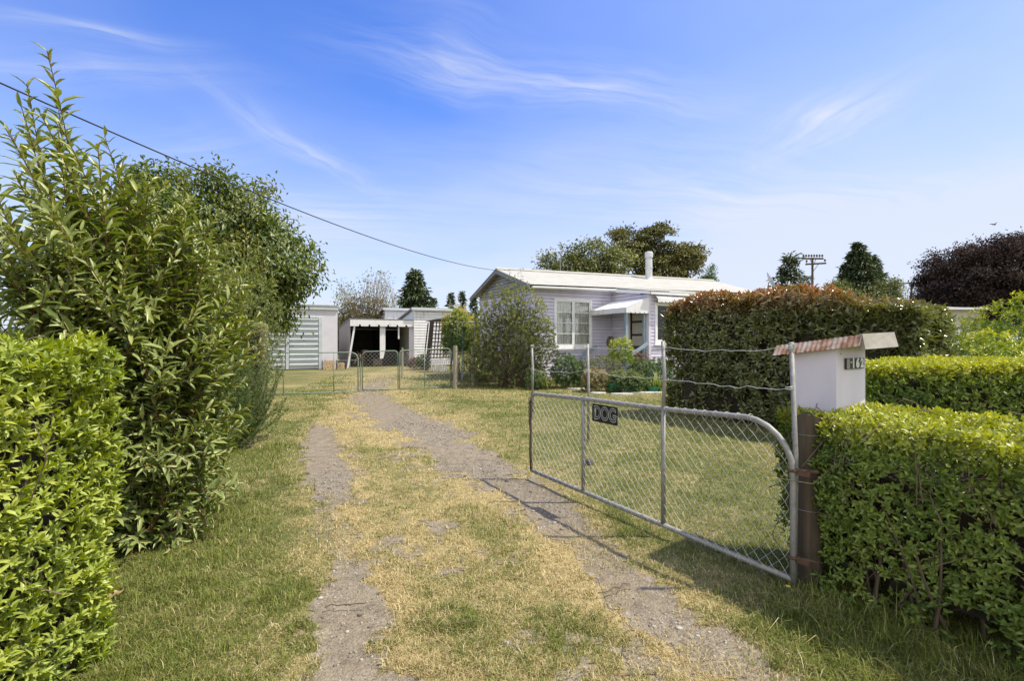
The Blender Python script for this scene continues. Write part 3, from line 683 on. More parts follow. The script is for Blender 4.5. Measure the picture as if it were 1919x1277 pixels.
mb = MB(); boards(mb, HP(SE - .17, 0, 0), Vb, U, TB, .05, z_r + .1, clip=lambda z: (0, TB) if z < z_e + .12 else (TB / 2 - TB / 2 * (z_r + RISE - z) / (z_r - z_e), TB / 2 + TB / 2 * (z_r + RISE - z) / (z_r - z_e)))
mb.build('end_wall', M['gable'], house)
def corrugated(mb, p00, p10, p01, p11, pitch=.076, amp=.009, step=5, rows=2):
    """p00->p10 along the corrugation count, p00->p01 down the slope"""
    p00, p10, p01, p11 = (np.array(p, float) for p in (p00, p10, p01, p11))
    n = max(6, int(np.linalg.norm(p10 - p00) / pitch * step)); nn = nrm(np.cross(p10 - p00, p01 - p00)); nn = nn if nn[2] > 0 else -nn
    vs = []
    for r in range(rows):
        f = r / (rows - 1)
        for i in range(n + 1):
            t = i / n; q = (p00 * (1 - t) + p10 * t) * (1 - f) + (p01 * (1 - t) + p11 * t) * f
            vs.append(q + nn * amp * math.sin(2 * math.pi * i / step))
    mb.add(vs, [(r * (n + 1) + i, r * (n + 1) + i + 1, (r + 1) * (n + 1) + i + 1, (r + 1) * (n + 1) + i) for r in range(rows - 1) for i in range(n)])
s0_, s1_ = -.30, SE + .1
rf = MB()
corrugated(rf, HP(s0_, TB / 2, zroof(s0_, TB / 2)), HP(s1_, TB / 2, zroof(s1_, TB / 2)), HP(s0_, -.40, zroof(s0_, -.38)), HP(s1_, -.40, zroof(s1_, -.38)))
corrugated(rf, HP(s0_, TB / 2, zroof(s0_, TB / 2)), HP(s1_, TB / 2, zroof(s1_, TB / 2)), HP(s0_, TB + .38, zroof(s0_, TB + .36)), HP(s1_, TB + .38, zroof(s1_, TB + .36)))
roof = rf.build('roof', M['roof'], house, smooth=True)
mb = MB()
for sg in (-1, 1):
    a, b = HP(s0_, TB / 2, zroof(s0_, TB / 2) + .022), HP(s1_, TB / 2, zroof(s1_, TB / 2) + .022)
    mb.poly([a, b, b + Vb * sg * .16 - Z * .05, a + Vb * sg * .16 - Z * .05], Z * .006)
mb.tube([a + Z * .015, b + Z * .015], .028, 8); mb.build('ridge_cap', M['roof'], roof)
mb = MB()
for sg, t1 in ((-1, -.42), (1, TB + .40)):      # barge boards on the gable
    a = HP(-.32, TB / 2, zroof(0, TB / 2) - .015); b = HP(-.32, t1, zroof(0, t1) - .015)
    mb.poly([a, b, b - Z * .15, a - Z * .17], U * .026)
    mb.poly([a + Z * .0 - U * .012, b - U * .012, b - Z * .045 - U * .012, a - Z * .045 - U * .012], U * .011)
mb.build('bargeboard', M['ridge_side'], house)
mb = MB()
for a_, b_ in ((-.2, S1 + .1), (S1 + 1.9, SE)):
    p, q = HP(a_, -.47, zroof(a_, -.38) - .06), HP(b_, -.47, zroof(b_, -.38) - .06)
    mb.poly([p, p + Vb * .11, p + Vb * .11 - Z * .085, p + Vb * .03 - Z * .085, p - Z * .05], q - p)
mb.build('gutter', M['white'], house)
mb = MB(); mb.poly([HP(-.15, -.36, z_e - .12), HP(S1, -.36, z_e - .10), HP(S1, .0, z_e - .10), HP(-.15, .0, z_e - .12)], Z * .02); mb.build('soffit', M['white'], house)
# casement window
def window(parent, O, d, n, w, z0, z1, cols, rows, name='window', fr=.07, sill=True):
    f = MB(); P = lambda s, z, o=0: O + d * s + Z * z + n * o
    def bar(s0, s1_, a, b, o0, o1): f.box(P(s0, a, o0), d * (s1_ - s0), n * (o1 - o0), Z * (b - a))
    bar(0, fr, z0, z1, -.06, .035); bar(w - fr, w, z0, z1, -.06, .035); bar(fr, w - fr, z1 - fr, z1, -.06, .034); bar(fr, w - fr, z0, z0 + fr, -.06, .034)
    if sill: bar(-.06, w + .06, z0 - .06, z0 - .002, -.03, .08)
    win = f.build(name, M['white'], parent, bevel=.004)
    pw_ = (w - 2 * fr) / cols
    for c in range(cols):
        g = MB(); a = fr + c * pw_ + .002; b = fr + (c + 1) * pw_ - .002; k = .05
        def bar2(s0, s1_, q, r, o0=-.04, o1=.016): g.box(P(s0, q, o0), d * (s1_ - s0), n * (o1 - o0), Z * (r - q))
        bar2(a, a + k, z0 + fr + .002, z1 - fr - .002); bar2(b - k, b, z0 + fr + .002, z1 - fr - .002)
        bar2(a + k, b - k, z1 - fr - k, z1 - fr - .002); bar2(a + k, b - k, z0 + fr + .002, z0 + fr + k + .03)
        h0, h1 = z0 + fr + k + .03, z1 - fr - k
        for r in range(1, rows): zc = h0 + (h1 - h0) * r / rows; bar2(a + k, b - k, zc - .013, zc + .013, -.03, .010)
        g.build('sash', M['white'], win)
    q = MB(); q.box(P(fr + .01, z0 + fr, -.022), d * (w - 2 * fr - .02), n * .004, Z * (z1 - z0 - 2 * fr)); q.build('pane', M['glass'], win)
    q = MB(); m_ = 90; vs = []
    for zz_ in (z0 + .04, z1 - .04):
        for i in range(m_ + 1):
            t = i / m_; vs.append(P(fr + (w - 2 * fr) * t, zz_, -.075 + .02 * math.sin(t * 75) + .01 * math.sin(t * 31)))
    q.add(vs, [(i, i + 1, m_ + 2 + i, m_ + 1 + i) for i in range(m_) if not .44 < i / m_ < .53]); q.build('curtain', M['curtain'], win, smooth=True)
    return win
window(house, HP(W_IN, 0, 0), U, -Vb, W_OUT - W_IN, WZ0, WZ1, 2, 4)
# the wing: its left wall comes forward from the main wall to the corner beside the door
PW = HP(S1, 0, 0); TW = hit(1216, PW, -Vb); WC = PW - Vb * TW; WL = 2.35
zwg = at(0, 549, WC[1])[2]
mb = MB(); d0, d1 = hit(1181, PW, -Vb), hit(1211, PW, -Vb)
zdoor = 2.75
boards(mb, PW, -Vb, -U, TW, .05, zwg + .3, holes=[(d0, d1, .45, zdoor)], clip=lambda z: (0, TW) if z < zwg - .05 else (0, max(0, TW * (zwg + .42 - z) / .5)))
ws0 = hit(1227, WC, U); wz0, wz1 = at(0, 645, WC[1])[2], at(0, 566, WC[1])[2]
boards(mb, WC, U, -Vb, WL, .05, zwg - .04, holes=[(ws0 + .05, WL - .25, wz0 + .05, wz1)])
mb.box(WC - Vb * .022 - U * .022, U * .10, Vb * .1, Z * (zwg - .03))
mb.box(WC + U * WL + Vb * .02, Vb * (TW - .05), U * .05, Z * (zwg - .03))
mb.build('wing_wall', M['lilac'], house)
mb = MB(); sE = S1 + WL + .25
pA, pB = HP(S1 - .10, -.36, zroof(S1, -.36) - .02), HP(sE, -.36, zroof(sE, -.36) - .02)
corrugated(mb, pA, pB, WC - Vb * .22 - U * .10 + Z * (zwg + .06), WC - Vb * .22 + U * (WL + .2) + Z * (zwg + .10))
mb.build('wing_roof', M['roof'], house, smooth=True)
mb = MB(); a = WC - Vb * .2 - U * .1; mb.box(a + Z * (zwg - .06), U * (WL + .25), Vb * .025, Z * .1)
b = PW - U * .1 + Vb * .05; mb.poly([a + Z * (zwg - .06), a + Z * (zwg + .045), b + Z * (zroof(S1, -.2) - .06), b + Z * (zroof(S1, -.2) - .2)], U * .025); mb.build('wing_fascia', M['white'], house)
window(house, WC + U * ws0, U, -Vb, WL - .2 - ws0, wz0, wz1, 2, 1, 'wing_window')
def scallop(mb, O, d, length, ztop, zbot, n_out, pitch=.17, notch=.035, th_=.012, ztop2=None):
    """fascia with a row of small notches along its lower edge"""
    pts = [O + Z * zbot]; k = int(length / pitch); p = length / k
    for i in range(k):
        c = (i + .5) * p if k < 3 else i * p + p
        if c < length - .02: pts += [O + d * (c - notch * .6) + Z * zbot, O + d * (c - notch * .45) + Z * (zbot + notch), O + d * (c + notch * .45) + Z * (zbot + notch), O + d * (c + notch * .6) + Z * zbot]
    pts += [O + d * length + Z * zbot, O + d * length + Z * (ztop if ztop2 is None else ztop2), O + Z * ztop]
    mb.poly(pts, n_out * th_)
# awning over the wing window
aw = MB(); az1, az0 = wz1 + .32, wz1 - .02; o = WC + U * (ws0 - .08); ln = WL - ws0 - .02
corrugated(aw, o + Z * az1 - Vb * .01, o + U * ln + Z * az1 - Vb * .01, o - Vb * .24 + Z * (az0 + .14), o + U * ln - Vb * .24 + Z * (az0 + .14))
scallop(aw, o - Vb * .25, U, ln, az0 + .15, az0, -Vb); aw.build('awning', M['white_old'], house)
# door with its panels
dr = MB(); dz0 = .50; dO = PW - Vb * d0
dr.box(dO - Vb * .02 + U * .02 + Z * dz0, -Vb * (d1 - d0 - .04), U * .04, Z * (zdoor - dz0 - .02))
door = dr.build('door', M['brown'], house)
mb = MB(); w_ = d1 - d0
for z_ in (.55, 1.28, 1.72, 2.2, 2.66): mb.box(dO - Vb * .03 - U * .008 + Z * z_, -Vb * (w_ - .06), U * .027, Z * .05)
for s in (.03, w_ - .09): mb.box(dO - Vb * s - U * .010 + Z * .51, -Vb * .06, U * .029, Z * 2.2)
mb.build('door_rail', M['dark'], door)
mb = MB(); mb.box(dO - Vb * .10 + U * .010 + Z * 1.77, -Vb * (w_ - .2), U * .008, Z * .4); mb.box(dO - Vb * .10 + U * .010 + Z * 1.33, -Vb * (w_ - .2), U * .008, Z * .36); mb.box(dO - Vb * .10 + U * .010 + Z * 2.25, -Vb * (w_ - .2), U * .008, Z * .38); mb.build('door_panel', M['cream'], door)
mb = MB(); mb.lathe(dO - Vb * (w_ - .07) - U * .03 + Z * 1.5, [(.02, 0), (.03, .03), (.02, .05)], 10, -U); mb.build('handle', M['galv'], door)
mb = MB(); mb.box(dO + Vb * .11 - U * .03 + Z * .05, -Vb * .10, U * .05, Z * 2.8); mb.box(dO - Vb * d1 + Vb * d0 - Vb * .003 - U * .03 + Z * .05, -Vb * .08, U * .05, Z * 2.8); mb.build('door_frame', M['white_old'], house)
# porch: floor, steps, canopy, posts, handrails
CW = hit(1105, C0, U); wcan = S1 - CW                                      # how far the canopy reaches to the left
Yf = TW + .02
mb = MB(); mb.box(PW - U * 1.0 - Vb * .03 + Z * .05, U * 1.0, -Vb * (Yf - .03), Z * .42)
for k in range(3): mb.box(PW - U * (1.0 + .27 * (k + 1)) - Vb * .3, U * .27, -Vb * (Yf - .4), Z * (.36 - .12 * k))
mb.build('porch_steps', M['fibro'], house)
zl = at(0, 579, (HP(CW, -Yf * .6, 0))[1])[2]; zh = at(0, 558, WC[1])[2]
can = MB(); a0, a1 = PW - U * wcan - Vb * .05, PW - U * wcan - Vb * Yf
corrugated(can, a1 + Z * zl, a0 + Z * zl, PW - U * .02 - Vb * Yf + Z * zh, PW - U * .02 - Vb * .05 + Z * zh)
canopy = can.build('canopy', M['white'], house, smooth=True)
mb = MB(); scallop(mb, a1 - U * .012, Vb, Yf - .05, zl - .015, zl - .19, -U)
P0 = a1 - Vb * .006; scallop(mb, P0, U, wcan - .03, zl - .012, zl - .19, -Vb, ztop2=zh - .012); mb.build('canopy_fringe', M['white_old'], canopy)
mb = MB(); q = a1 + U * .08 + Vb * .10; mb.box(q + Z * .0, U * .09, Vb * .09, Z * (zl - .0)); mb.build('porch_post', M['blue_grey'], house)
q = PW - U * .16 - Vb * (Yf - .10); mb = MB(); mb.box(q + Z * .0, U * .08, Vb * .08, Z * (zh - .12)); mb.build('porch_post', M['blue_grey'], house)
mb = MB(); s_ = WC - U * .1 - Vb * .05 + Z * 1.42; mb.beam(s_, s_ - U * 1.1 - Z * .58, .05, .11); e = s_ - U * 1.02; mb.box(e - Z * .57 * 1.0 - Z * .85 + U * .0, U * .06, Vb * .06, Z * .86); mb.build('handrail', M['blue_grey'], house)
mb = MB(); s_ = a0 - Vb * .12 + U * .2 + Z * 1.32; mb.beam(s_, s_ - U * .75 - Z * .4, .05, .09); mb.box(s_ - U * .7 - Z * 1.32, U * .06, Vb * .06, Z * .96); mb.build('handrail', M['blue_grey'], house)
mb = MB(); mb.lathe(HP(hit(1164, C0, U) - .55, -.05, at(0, 652, 18.5)[2]), [(.06, 0), (.16, .08), (.19, .22), (.13, .38), (.05, .44)], 12); mb.build('wall_lantern', M['brown'], house, smooth=True)
fl = HP(hit(1216, HP(0, TB / 2 - .55, 0), U), TB / 2 - .55, 0); fz = zroof(4.5, TB / 2 - .55); ft = at(0, 471, fl[1])[2]
mb = MB(); mb.lathe(fl + Z * (fz - .1), [(.155, 0), (.155, ft - fz - .28), (.14, ft - fz - .27), (.14, ft - fz - .2), (.185, ft - fz - .19), (.185, ft - fz), (.17, ft - fz + .05), (.02, ft - fz + .1)], 20)
fo = mb.build('flue', M['flue'], house, smooth=False)
mb = MB(); mb.lathe(fl + Z * (fz + .55), [(.16, 0), (.19, .01), (.19, .04), (.16, .05)], 20); mb.build('flue_band', M['flue'], fo); mb = MB(); mb.lathe(fl + Z * (fz - .08), [(.26, 0), (.17, .14), (.156, .2)], 20); mb.build('flue_collar', M['flue'], fo)

# ================================================================== sheds across the back
def wallbox(mb, O, d, b, w, dep, z): mb.box(O, d * w, b * dep, Z * z)
gO = at(632.5, 640, 26.0) * [1, 1, 0]; gw = 6.0; gL = gO - U * gw
ggt = at(0, 572.5, 26)[2]
garage = thing('garage', 'pale painted garage with grey sheet metal double doors at the end of the lawn', 'garage', gO)
def gs(px): return hit(px, gL, U)
dA, dB, dM0, dM1, dR = gs(470), gs(603), gs(535.5), gs(541.5), gs(597)
dzt = at(0, 596, 25.8)[2]
mb = MB(); mb.box(gL, U * dA, Vb * .12, Z * (ggt - .12)); mb.box(gL + U * dB, U * (gw - dB), Vb * .12, Z * (ggt - .12)); mb.box(gL + U * dA + Z * dzt, U * (dB - dA), Vb * .12, Z * (ggt - .12 - dzt))
mb.box(gO + Vb * .12 - U * .12, U * .12, Vb * 5.8, Z * (ggt - .35)); mb.box(gL + Vb * .12, U * .12, Vb * 5.8, Z * (ggt - .35)); mb.box(gL + Vb * 5.9, U * gw, Vb * .1, Z * (ggt - .5)); mb.build('wall', M['block'], garage)
mb = MB(); mb.poly([gL - U * .1 - Vb * .12 + Z * (ggt - .06), gO + U * .06 - Vb * .12 + Z * (ggt - .06), gO + U * .06 + Vb * 6.1 + Z * (ggt - .4), gL - U * .1 + Vb * 6.1 + Z * (ggt - .4)], Z * .05)
mb.build('roof', M['roof'], garage)
mb = MB(); mb.box(gL - U * .08 - Vb * .09 + Z * (ggt - .26), U * (gw + .12), Vb * .085, Z * .20); mb.build('fascia', M['iron_grey'], garage)
mb = MB(); mb.box(gL + U * (dA - .1) - Vb * .05 + Z * .02, U * .1, Vb * .09, Z * dzt); mb.box(gL + U * dR - Vb * .05 + Z * .02, U * (dB - dR + .02), Vb * .09, Z * dzt); mb.box(gL + U * dA - Vb * .048 + Z * (dzt - .02), U * (dR - dA), Vb * .09, Z * .06); mb.build('door_frame', M['iron_grey'], garage)
for a, b in ((dA + .02, dM0 - .03), (dM1 + .02, dR - .02)):
    mb = MB(); n = 10; h = (dzt - .1) / n
    for k in range(n):                      # wide trapezoid ribs lying across the door
        z_ = .05 + k * h; O = gL + U * a - Vb * .02
        pr = [(0, 0), (.0, h * .62), (-.05, h * .70), (-.05, h * .92), (0, h)]
        for (o0, y0), (o1, y1) in zip(pr[:-1], pr[1:]):
            mb.add([O + Vb * o0 + Z * (z_ + y0), O + U * (b - a) + Vb * o0 + Z * (z_ + y0), O + U * (b - a) + Vb * o1 + Z * (z_ + y1), O + Vb * o1 + Z * (z_ + y1)], [(0, 1, 2, 3)])
    mb.box(gL + U * a + Z * .05, U * (b - a), Vb * .03, Z * (dzt - .1))
    dd = mb.build('door', M['iron_grey'], garage)
    for fx, fz in ((.93, 6.75), (.5, 5.75), (.1, 4.75), (.93, 4.75)):
        mb = MB(); mb.box(gL + U * (a + (b - a) * fx - .07) - Vb * .03 + Z * (.05 + h * fz - .06), U * .14, Vb * .012, Z * .07)
        mb.build('door_bracket', M['ridge_side'], dd)
mb = MB(); mb.box(gL + U * dM0 - Vb * .07 + Z * .05, U * (dM1 - dM0), Vb * .09, Z * (dzt - .08)); mb.build('door_stile', M['iron_grey'], garage)
mb = MB(); mb.lathe(gL + U * (dM0 + .12) - Vb * .07 + Z * 1.45, [(.05, 0), (.05, .03), (.02, .07)], 10, -Vb); mb.build('padlock', M['ridge_side'], garage)

# carport
kO = at(655.5, 640, 27.2) * [1, 1, 0]; kE = hit(780, kO, U); kz = at(0, 598.5, 27.2)[2]; kzb = at(0, 611.5, 27.2)[2]
carport = thing('carport', 'open fronted carport with a white scalloped fascia beside the pale garage', 'carport', kO)
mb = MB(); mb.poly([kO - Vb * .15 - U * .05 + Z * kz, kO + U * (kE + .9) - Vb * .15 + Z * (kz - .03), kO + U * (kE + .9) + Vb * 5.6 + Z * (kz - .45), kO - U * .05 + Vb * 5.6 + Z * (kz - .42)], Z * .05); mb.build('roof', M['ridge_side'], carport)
mb = MB(); scallop(mb, kO - Vb * .13, U, kE - .1, kz - .03, kzb, -Vb, pitch=.48, notch=.10, th_=.02); mb.build('fascia', M['white_old'], carport)
mb = MB()                                    # side wall with its leaning front edge
bt = hit(650, kO, Vb)
mb.poly([kO + Vb * .0 + Z * kz, kO + Vb * 5.4 + Z * (kz - .4), kO + Vb * 5.4, kO + Vb * .1], U * .04); mb.build('side_wall', M['fibro'], carport)
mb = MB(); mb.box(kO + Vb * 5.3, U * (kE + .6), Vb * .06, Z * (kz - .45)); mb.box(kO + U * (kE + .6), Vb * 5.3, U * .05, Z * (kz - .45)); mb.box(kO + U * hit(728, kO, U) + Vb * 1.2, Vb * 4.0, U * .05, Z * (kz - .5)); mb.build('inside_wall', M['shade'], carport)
a = kO + U * hit(664.5, kO, U); b = kO + U * hit(651.5, kO, U); mb = MB(); mb.beam(b - Vb * .05, a - Vb * .05 + Z * (kzb + .05), .10, .06, U); mb.build('leaning_post', M['white_old'], carport)
a = kO + U * hit(717, kO, U) - Vb * .0; mb = MB(); zb = at(0, 673, 27.5)[2]; zk = at(0, 655, 27.5)[2]
mb.poly([a - U * .15 + Z * kzb, a - U * .15 + Z * zb, a + U * .04 + Z * zb, a + U * .16 + Z * zk, a + U * .16 + Z * kzb], Vb * .05); mb.build('hanging_board', M['white_old'], carport)
a = kO + U * hit(746, kO, U); mb = MB(); mb.box(a + Z * at(0, 635.5, 27.6)[2], U * .08, Vb * .04, Z * (kzb + .02 - at(0, 635.5, 27.6)[2])); mb.build('hanging_strip', M['white_old'], carport)
a = kO + U * hit(767, kO, U); mb = MB(); mb.box(a, U * (hit(781, kO, U) - hit(767, kO, U)), Vb * .12, Z * kzb); mb.build('front_panel', M['lilac'], carport)
# stored things in the dark of the carport
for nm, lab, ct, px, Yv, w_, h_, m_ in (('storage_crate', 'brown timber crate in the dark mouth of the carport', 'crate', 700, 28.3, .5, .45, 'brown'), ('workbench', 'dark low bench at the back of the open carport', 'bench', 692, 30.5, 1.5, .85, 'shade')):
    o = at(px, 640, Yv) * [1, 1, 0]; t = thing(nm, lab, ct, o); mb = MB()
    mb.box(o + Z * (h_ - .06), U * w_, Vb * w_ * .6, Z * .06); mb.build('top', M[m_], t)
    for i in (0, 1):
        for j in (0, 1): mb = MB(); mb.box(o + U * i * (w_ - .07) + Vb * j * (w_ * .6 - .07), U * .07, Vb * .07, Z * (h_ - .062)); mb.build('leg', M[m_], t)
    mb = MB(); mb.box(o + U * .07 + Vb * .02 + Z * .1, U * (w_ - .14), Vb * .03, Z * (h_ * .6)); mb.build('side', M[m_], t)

# weatherboard sheds with skillion roofs
def skillion(name, label, pxl, pxr, Yl, pyt, drop, dep, mat):
    o = at(pxl, 640, Yl) * [1, 1, 0]; w_ = hit(pxr, o, U); zt = at(0, pyt, Yl)[2]
    t = thing(name, label, 'shed', o); mb = MB()
    boards(mb, o, U, -Vb, w_, .05, zt - .14, pitch=.16, lap=.02); mb.build('front_wall', M[mat], t)
    mb = MB(); mb.poly([o, o + Vb * dep, o + Vb * dep + Z * (zt - drop - .1), o + Z * (zt - .1)], U * .04); mb.poly([o + U * w_, o + U * w_ + Vb * dep, o + U * w_ + Vb * dep + Z * (zt - drop - .1), o + U * w_ + Z * (zt - .1)], -U * .04)
    mb.box(o + Vb * dep + U * .05, U * (w_ - .1), -Vb * .04, Z * (zt - drop - .12)); mb.build('side_wall', M['white'], t)
    mb = MB(); mb.poly([o - U * .18 - Vb * .15 + Z * zt, o + U * (w_ + .15) - Vb * .15 + Z * zt, o + U * (w_ + .15) + Vb * (dep + .1) + Z * (zt - drop), o - U * .18 + Vb * (dep + .1) + Z * (zt - drop)], -Z * .07); r = mb.build('roof', M['boardgrey'], t)
    mb = MB(); mb.box(o - U * .19 - Vb * .175 + Z * (zt - .15), U * (w_ + .35), Vb * .024, Z * .16); mb.build('fascia', M['iron_grey'], t)
skillion('weatherboard_shed', 'cream white weatherboard shed with a high front behind the dark lattice', 776, 851, 28.6, 577, .55, 3.8, 'white_old')
skillion('weatherboard_shed', 'farther white shed whose skillion roof shows above the carport fascia', 722, 790, 34, 577.5, .7, 4.2, 'white_old')

# dark lattice with a small roof
lO = at(799, 640, 24.5) * [1, 1, 0]; lw = hit(846, lO, U)
lat = thing('lattice_screen', 'dark stained leaning lattice screen in front of the weatherboard shed', 'trellis', lO)
lz0, lz1 = at(0, 671, 24.6)[2] - .05, at(0, 603, 24.6)[2]; sk = U * .16
LP = lambda s, z: lO + U * s + sk * ((z - lz0) / (lz1 - lz0)) + Z * z
mb = MB(); nvx = 6
for i in range(nvx): s = .22 + i * (lw - .35) / nvx; mb.beam(LP(s, lz0), LP(s, lz1), .055, .02, U)
nvz = 10
for j in range(nvz): z_ = lz0 + .05 + j * (lz1 - lz0 - .1) / (nvz - 1); mb.beam(LP(.1, z_) - Vb * .022, LP(lw, z_) - Vb * .022, .02, .05, Vb)
mb.build('lattice', M['dark'], lat)
for p_, q_, w_ in ((LP(.06, 0), LP(.12, lz1), .17), (LP(-.12, .4), LP(-.06, lz1 - .1), .05), (LP(lw, 0), LP(lw + .06, lz1), .1)): mb = MB(); mb.beam(p_, q_, w_, .06, U); mb.build('post', M['dark'], lat)
mb = MB(); mb.poly([LP(-.12, lz1) + Z * .02, LP(.35, lz1 + .14), LP(lw + .1, lz1 + .24), LP(lw + .1, lz1)], Vb * .5); mb.build('top_cover', M['dark'], lat)
pO = at(808, 640, 23.8) * [1, 1, 0]; pk = thing('picket_panel', 'short white picket panel at the foot of the lattice screen', 'fence', pO)
mb = MB(); zt = at(0, 675, 23.8)[2]
for i in range(9): mb.box(pO + U * i * .095, U * .055, Vb * .02, Z * zt)
mb.build('pickets', M['white_old'], pk)
mb = MB(); mb.box(pO + Vb * .022 + Z * .12, U * .84, Vb * .025, Z * .05); mb.build('rail', M['white_old'], pk)

# firewood
def woodpile(label, px, Yv, w_, h_, n):
    o = at(px, 640, Yv) * [1, 1, 0]; t = thing('firewood_stack', label, 'firewood', o, None)
    for k in range(n):
        s = rng.uniform(.08, w_ - .08); row = k % 4; r = rng.uniform(.07, .11)
        s = (k // 4 + .5 + .25 * (row % 2)) * w_ / (n / 4 + .3); z_ = .08 + row * (h_ - .1) / 4
        a = o + U * s + Z * z_; an = rng.uniform(0, 6.28)
        pts = [a + U * r * math.cos(an + q) + Z * r * math.sin(an + q) for q in ((0, 1.2, 2.4, 3.6, 4.9) if k % 3 else (0, .8, 1.6, 3.9))]
        mb = MB(); mb.poly(pts, Vb * .32); mb.build('log', M['wood_end'], t)
    for q in (o - U * .06, o + U * (w_ + .04)): mb = MB(); mb.box(q, U * .03, Vb * .3, Z * h_ * .9); mb.build('stake', M['postdark'], t)
woodpile('larger stack of split firewood against the garage wall', 606, 25.15, .62, .56, 16)
woodpile('small pale firewood stack at the corner of the garage', 633, 25.5, .36, .36, 8)

# ================================================================== far gates and fence posts
def wiremesh(mb, O, d, w_, z0, z1, pitch, r, seg=None, n=3, lean=0, zf=None):
    """chain link: zig-zag wires hooked side by side"""
    k = int(w_ / pitch); pz = pitch * 1.0; rows = int((z1 - z0) / pz); nn = np.cross(d, Z)
    for i in range(k + 1):
        p = []
        for j in range(rows + 1):
            z_ = z0 + (z1 - z0) * j / rows
            s = (i + (.5 if j % 2 else -.5) * 1.02 * (1 if i % 2 == 0 else -1)) * w_ / k
            s = min(max(s, 0), w_)
            if zf is not None and z_ > zf(s): break
            p.append(O + d * s + Z * z_ + nn * (.004 if j % 2 else -.004))
        if len(p) > 1: mb.tube(p, r, n, cap=False)
def pipe_gate(label, a, b, z0a, z0b, z1a, z1b, stan, r=.0155, rc=(.2, .2), mesh=(0, 1), fine=False, wires=()):
    a, b = np.array(a, float), np.array(b, float); d = nrm(b - a); w_ = np.linalg.norm(b - a)
    t = thing('pipe_gate', label, 'gate', a, 'green painted pipe gates across the drive')
    za = lambda s: z0a + (z0b - z0a) * s / w_; zt = lambda s: z1a + (z1b - z1a) * s / w_
    pts = [a + Z * za(0)]
    def arc(s0, sg, rr): return [a + d * (s0 + sg * rr * (1 - math.cos(q))) + Z * (zt(s0) - rr + rr * math.sin(q)) for q in np.linspace(0, math.pi / 2, 6)]
    pts += arc(0, 1, rc[0]) + arc(w_, -1, rc[1])[::-1] + [a + d * w_ + Z * za(w_)]
    mb = MB(); mb.tube(pts, r, 8); mb.tube([a + Z * za(0), b + Z * za(w_)], r, 8)
    mb.build('frame', M['gpipe'], t, smooth=True)
    for s in stan: mb = MB(); mb.tube([a + d * s + Z * za(s), a + d * s + Z * zt(s)], r * .8, 8); mb.build('stanchion', M['gpipe'], t, smooth=True)
    mb = MB()
    if mesh: wiremesh(mb, a + d * (mesh[0] * w_ + .02), d, (mesh[1] - mesh[0]) * w_ - .04, max(z0a, z0b) + .01, min(z1a, z1b) - .02, .04 if fine else .058, .0034 if not fine else .0014)
    for z_ in wires: mb.tube([a + d * .02 + Z * z_, b - d * .02 + Z * z_], .003, 4)
    if mb.v: mb.build('wire_mesh', M['galvmesh'], t)
g1a, g1b = gr(430, 743.5), gr(671, 737); w1 = np.linalg.norm(g1b - g1a); dg = nrm(g1b - g1a)
pipe_gate('long pipe gate in front of the grey garage doors', g1a, g1b, .03, .04, 1.17, 1.18, [hit(531, g1a, dg), hit(625.5, g1a, dg)], rc=(.08, .2), mesh=(hit(628, g1a, dg) / w1, 1), fine=True, wires=(.25, .62, .95))
g2a, g2b = gr(679, 734), gr(746, 731.5)
pipe_gate('narrow middle pipe gate filled with chain link', g2a, g2b, .04, .04, 1.19, 1.21, [], rc=(.12, .12))
g3a, g3b = gr(749, 731.5), gr(845, 727); d3 = nrm(g3b - g3a)
pipe_gate('pipe gate hung beside the stout weathered timber post', g3a, g3b, .04, .04, 1.22, 1.27, [hit(795.5, g3a, d3)], rc=(.1, .14))
def log_post(name, label, px, Yv, r, pyt, m_='post', group=None, lean=0.0):
    o = at(px, 640, Yv) * [1, 1, 0]; t = thing(name, label, 'post', o, group); zt = at(0, pyt, Yv)[2]
    n = 12; mb = MB(); P = [o + Z * z_ + np.array([lean * z_, 0, 0]) for z_ in np.linspace(-.15, zt, 7)]
    mb.tube(P, [r * 1.05, r, r * .98, r * 1.0, r * .97, r * .98, r * .93], n); po = mb.build('timber', M[m_], t, smooth=False)
    for f in (.35, .62, .88): mb = MB(); mb.tube([P[3] * 0 + o + Z * zt * f + np.array([lean * zt * f, 0, 0]) + (r + .006) * np.array([math.cos(q), math.sin(q), 0]) for q in np.linspace(0, 6.28, 13)], .004, 4); mb.build('wire_tie', M['gmesh'], t)
    return o, zt
log_post('fence_post', 'stout weathered timber post beside the end of the chain link pipe gates', 853, 15.1, .068, 648, group='timber fence posts by the gates')
log_post('fence_post', 'slimmer grey timber post under the bushy shrub', 886.5, 16.2, .065, 649, group='timber fence posts by the gates')
log_post('fence_post', 'thin old post standing behind the joint of the pipe gates', 754, 19.5, .045, 652, group='timber fence posts by the gates')
log_post('fence_post', 'dark post bound with twine where the long and narrow pipe gates meet', 675.5, 14.35, .02, 664, 'post', group='timber fence posts by the gates')
o = at(676, 640, 14.2) * [1, 1, 0]; mb = MB()
for k in range(26):
    q = rng.normal(0, 1, 3); c = o + Z * (1.0) + q * [.05, .04, .08]; mb.tube([c, c + rng.normal(0, .09, 3), c + rng.normal(0, .12, 3)], .008, 4)
tag(mb.build('twine_bundle', M['bark'], None, loc=o), 'brown bundle of twine tying the two pipe gates together', 'twine')
